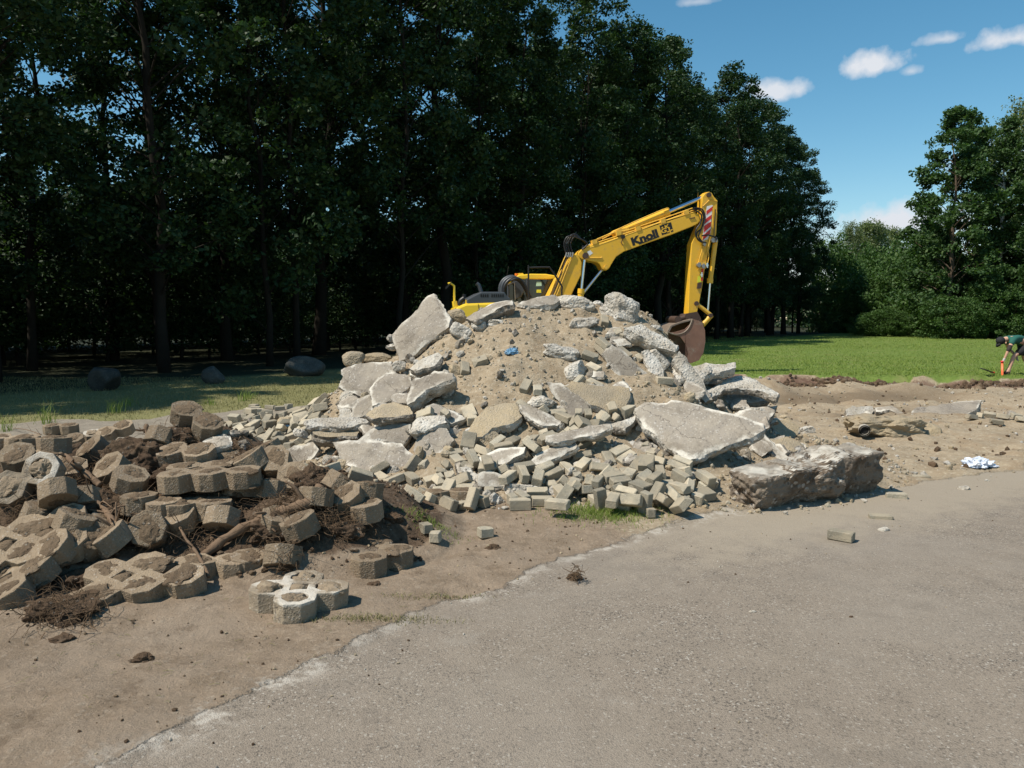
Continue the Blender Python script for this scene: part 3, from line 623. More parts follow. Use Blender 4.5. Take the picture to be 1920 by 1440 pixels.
chunk('pale block under the lowest stack slab at the right end', 1418, 783, 34, 38, 92, 'broken', boxy=.4)
chunk('white rock directly behind the brown concrete beam', 1503, 862, 28, 24, 93)
chunk('pebbly lump right of the ochre slab on the right end', 1512, 810, 36, 28, 94, noise=.12)
chunk('white spiky chunk on the soil slide top left', 927, 606, 30, 18, 95, noise=.2)
chunk('low white rubble lump on the path beside the root heap', 398, 806, 34, 18, 96, noise=.15)
chunk('white chunk with dark side on the path left of the fan', 408, 828, 44, 26, 97)
chunk('white chunk in the left paver fan under the blue scrap', 565, 815, 34, 20, 98, roll=35)
chunk('pale chunk in the left paver fan by the blue scrap', 534, 789, 34, 20, 99, 'ochre_stone')
chunk('loose white stone near the single brick on the road', 1658, 994, 26, 15, 100, noise=.1)
chunk('speckled stone on the dusty road right of the beam', 1809, 917, 28, 16, 101, noise=.1)
chunk('small white stone below the crumpled plastic sheet', 1850, 902, 12, 8, 102, noise=.1)
chunk('brown stone left of the crumpled plastic sheet', 1782, 871, 22, 10, 103, 'ochre_stone')
chunk('half round stone propping the brown beam', 1592, 938, 20, 14, 104, 'ochre_stone')
chunk('pale pebble on the middle of the foreground road', 1411, 1147, 16, 6, 105, noise=.1)
chunk('tiny dark lump on the right foreground road', 1596, 1157, 9, 6, 106, 'root_soil')
chunk('cracked white lump on top of the soil right of centre', 1126, 706, 20, 10, 107)
rgs = random.Random(91)
def shards(P, n, lb, big, k0):
    k = 0
    while k < n:
        px, py = rgs.uniform(min(p[0] for p in P), max(p[0] for p in P)), rgs.uniform(min(p[1] for p in P), max(p[1] for p in P))
        c_ = False
        for i in range(len(P)):
            a, b_ = P[i-1], P[i]
            if (a[1] > py) != (b_[1] > py) and px < (b_[0]-a[0])*(py-a[1])/(b_[1]-a[1])+a[0]: c_ = not c_
        if not c_: continue
        k += 1; m = rgs.choice((4, 5, 5, 6)); a0 = rgs.uniform(0, 6.28); w_ = rgs.uniform(.45, 1)*big; h_ = w_*rgs.uniform(.35, .7); ro = rgs.uniform(-.6, .6); poly = []
        for j in range(m):
            a = a0+6.283*j/m+rgs.uniform(-.35, .35); r = rgs.uniform(.65, 1.1); x, y = math.cos(a)*w_*r, math.sin(a)*h_*r; poly.append((px+x*math.cos(ro)-y*math.sin(ro), py+x*math.sin(ro)+y*math.cos(ro)))
        slab('concrete_shard', lb, 'concrete shard', poly, (rgs.uniform(-.45, .35), rgs.uniform(-.85, -.45), rgs.uniform(.45, .9)), rgs.uniform(.05, .09), rgs.uniform(.05, .11), 1.25, rgs.choice([('slab_face','broken'), ('broken','broken'), ('slab_face','broken_dark')]), k0+k, lb.replace('jagged concrete shard', 'shards'), .03)
shards([(655,720),(760,680),(860,620),(880,660),(850,730),(860,830),(760,850),(620,850),(600,800)], 26, 'jagged concrete shard wedged between the big slabs on the left flank', 27, 300)
shards([(1240,640),(1330,700),(1440,760),(1500,840),(1440,860),(1330,750),(1230,700)], 14, 'jagged concrete shard lying on the right flank of the heap', 25, 340)
shards([(870,840),(1180,800),(1320,880),(1300,930),(950,930),(780,900)], 18, 'jagged concrete shard mixed into the pavers of the front foot', 24, 370)
shards([(1120,600),(1240,650),(1200,740),(1060,740)], 7, 'jagged concrete shard half buried in the soil right of the slide', 22, 400)
shards([(1560,760),(1900,770),(1900,800),(1740,805),(1560,790)], 8, 'jagged concrete shard lying on the dug sand around the half sunk slab', 20, 420)
# the beam
def beam():
    a = ground_px(1405, 958); b_ = ground_px(1655, 915); a = Vector((a[0]-.10, a[1]+.02, 0)); b_ = Vector((b_[0]+.0, b_[1]+.04, 0)); d = b_-a
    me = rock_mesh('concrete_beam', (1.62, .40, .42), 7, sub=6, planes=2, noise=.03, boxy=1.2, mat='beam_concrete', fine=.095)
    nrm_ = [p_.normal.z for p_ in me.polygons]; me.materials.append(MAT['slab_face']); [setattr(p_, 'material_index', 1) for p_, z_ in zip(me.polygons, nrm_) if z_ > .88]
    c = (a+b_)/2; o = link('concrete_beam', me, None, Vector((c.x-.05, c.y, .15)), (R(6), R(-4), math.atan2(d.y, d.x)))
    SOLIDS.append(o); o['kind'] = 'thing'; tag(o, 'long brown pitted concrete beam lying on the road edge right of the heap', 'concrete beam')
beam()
# pipe lump
p = hit(1665, 815)
root = empty('concrete_lump', (p.x, p.y, ht1(p.x, p.y)))
me = rock_mesh('lump_body', (1.05, .5, .34), 19, sub=5, planes=5, noise=.16, boxy=.3, mat='ochre_stone', fine=.08)
link('lump_body', me, root, (0, .05, .08), (0, R(4), R(6)))
pr = tube([(-.46,-.30,.10), (-.36,.0,.12)], .075, 16, False); pi_ = tube([(-.46,-.302,.10), (-.36,.0,.12)], .055, 16, False)
link('pipe_end', mesh_np('pipe_end', *join([pr, (pi_[0], [pi_[1][0][:, ::-1]])]), [MAT['slab_face']], smooth=True), root)
dk = tube([(-.45,-.28,.102), (-.40,-.12,.11)], .052, 12, True); link('pipe_hollow', mesh_np('pipe_hollow', *dk, [MAT['slot_black']]), root)
tag(root, 'crumbling concrete lump with an open round pipe end in its left side', 'concrete lump')
rock('boulder', 'rounded tan boulder against the right end of the pipe lump', 'boulder', 1745, 812, 40, 42, seed=140, mat='ochre_stone', sub=5, planes=5, noise=.05, fine=.006, smooth=True, off=.1)
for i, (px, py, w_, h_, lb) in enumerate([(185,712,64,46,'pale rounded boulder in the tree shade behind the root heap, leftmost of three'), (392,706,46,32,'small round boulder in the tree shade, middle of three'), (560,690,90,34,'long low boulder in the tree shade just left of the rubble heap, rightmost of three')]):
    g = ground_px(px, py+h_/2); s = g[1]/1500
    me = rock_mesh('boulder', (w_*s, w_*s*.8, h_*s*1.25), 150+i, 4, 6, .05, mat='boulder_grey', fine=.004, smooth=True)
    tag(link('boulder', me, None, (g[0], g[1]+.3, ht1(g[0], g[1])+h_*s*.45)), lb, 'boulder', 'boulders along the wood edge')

# ------------------------------------------------------------------ small grey paving bricks
def brick_mesh(seed, dim=(.175,.09,.07), broken=False):
    rg = np.random.default_rng(seed); bm = bmesh.new()
    v, f = boxv((0,0,0), dim); vs = [bm.verts.new(p) for p in v]; [bm.faces.new([vs[i] for i in q]) for q in f]
    bmesh.ops.recalc_face_normals(bm, faces=bm.faces)
    bmesh.ops.bevel(bm, geom=[e for e in bm.edges], offset=.0055, segments=1, affect='EDGES', profile=.5)
    for v in bm.verts:
        v.co += Vector(rg.normal(0, .0012, 3))
        if broken and v.co.x > dim[0]/2-.012: v.co.x -= abs(v.co.y*.35)+rg.uniform(0, .014)
    # a knocked-off corner
    c = Vector((rg.choice([-1,1])*dim[0]/2, rg.choice([-1,1])*dim[1]/2, rg.choice([-1,1])*dim[2]/2)); n = Vector((c.x/dim[0], c.y/dim[1], c.z/dim[2])).normalized()
    r = bmesh.ops.bisect_plane(bm, geom=bm.verts[:]+bm.edges[:]+bm.faces[:], plane_co=c-n*rg.uniform(.012,.042), plane_no=n, clear_outer=True)
    ed = [g for g in r['geom_cut'] if isinstance(g, bmesh.types.BMEdge)]
    if len(ed) > 2: bmesh.ops.contextual_create(bm, geom=ed)
    me = bpy.data.meshes.new('brick'); bm.to_mesh(me); bm.free(); me.materials.append(MAT['brick_grey']); return me
BM = [brick_mesh(i) for i in range(4)]+[brick_mesh(10+i, (.165,.135,.07)) for i in range(2)]+[brick_mesh(20+i, (.09,.09,.07), True) for i in range(2)]+[brick_mesh(30, (.12,.09,.07), True)]
ZONES = dict(
 left=('grey concrete paver in the tumbled fan on the left shoulder of the heap', 'pavers tumbled on the left shoulder'),
 front=('grey concrete paver in the wide fan along the front foot of the heap', 'pavers fanned along the front foot'),
 mid=('grey concrete paver stuck in the soil on the middle of the heap', 'pavers in the soil of the heap'),
 right=('grey concrete paver between the slabs at the right end of the heap', 'pavers at the right end of the heap'),
 far=('grey paver in the loose row on the sand by the half sunk slab', 'pavers on the far sand'))
def in_poly(x, y, P):
    c = False
    for i in range(len(P)):
        a, b_ = P[i-1], P[i]
        if (a[1] > y) != (b_[1] > y) and x < (b_[0]-a[0])*(y-a[1])/(b_[1]-a[1])+a[0]: c = not c
    return c
def spawn_bricks():
    rg = random.Random(5); out = []
    regs = [('left', [(445,800),(470,770),(560,712),(600,690),(640,685),(648,760),(640,790),(560,800),(560,840),(500,850),(440,830)], 165, .32),
            ('front', [(800,905),(800,870),(860,850),(880,800),(960,830),(1040,850),(1060,790),(1170,800),(1200,820),(1300,870),(1360,880),(1370,930),(1330,935),(1230,930),(1140,945),(1060,955),(960,930),(880,925)], 215, .18),
            ('front', [(870,820),(960,800),(1060,830),(1190,800),(1290,870),(1350,900),(1100,930),(900,900)], 85, .25),
            ('mid', [(895,610),(950,615),(950,670),(900,660)], 7, .1), ('mid', [(1105,600),(1160,605),(1165,650),(1130,680),(1105,650)], 10, .12), ('mid', [(1060,775),(1130,770),(1120,810),(1040,810)], 9, .15), ('mid', [(940,600),(1160,590),(1200,700),(1100,740),(930,700)], 4, .1),
            ('right', [(1330,735),(1385,750),(1375,780),(1330,765)], 6, .25), ('right', [(1380,880),(1470,850),(1500,860),(1480,880),(1390,900)], 8, .2), ('right', [(1250,700),(1330,740),(1310,760),(1250,740)], 5, .2), ('front', [(620,880),(680,885),(700,905),(640,910)], 4, .1)]
    for z, P, n, hmax in regs:
        x0, x1 = min(p[0] for p in P), max(p[0] for p in P); y0, y1 = min(p[1] for p in P), max(p[1] for p in P); k = 0
        while k < n:
            px, py = rg.uniform(x0, x1), rg.uniform(y0, y1)
            if not in_poly(px, py, P): continue
            k += 1; p = hit(px, py); d = pxdir(px, py)
            out.append((z, (p.x, p.y-rg.uniform(0, .05), p.z+.06+rg.uniform(0, hmax)), (rg.uniform(-.5,.9), rg.uniform(-.8,.8), rg.uniform(0, 6.28)), rg.choice([0,1,2,3,0,1,2,3,4,5,6,7,8])))
    return out
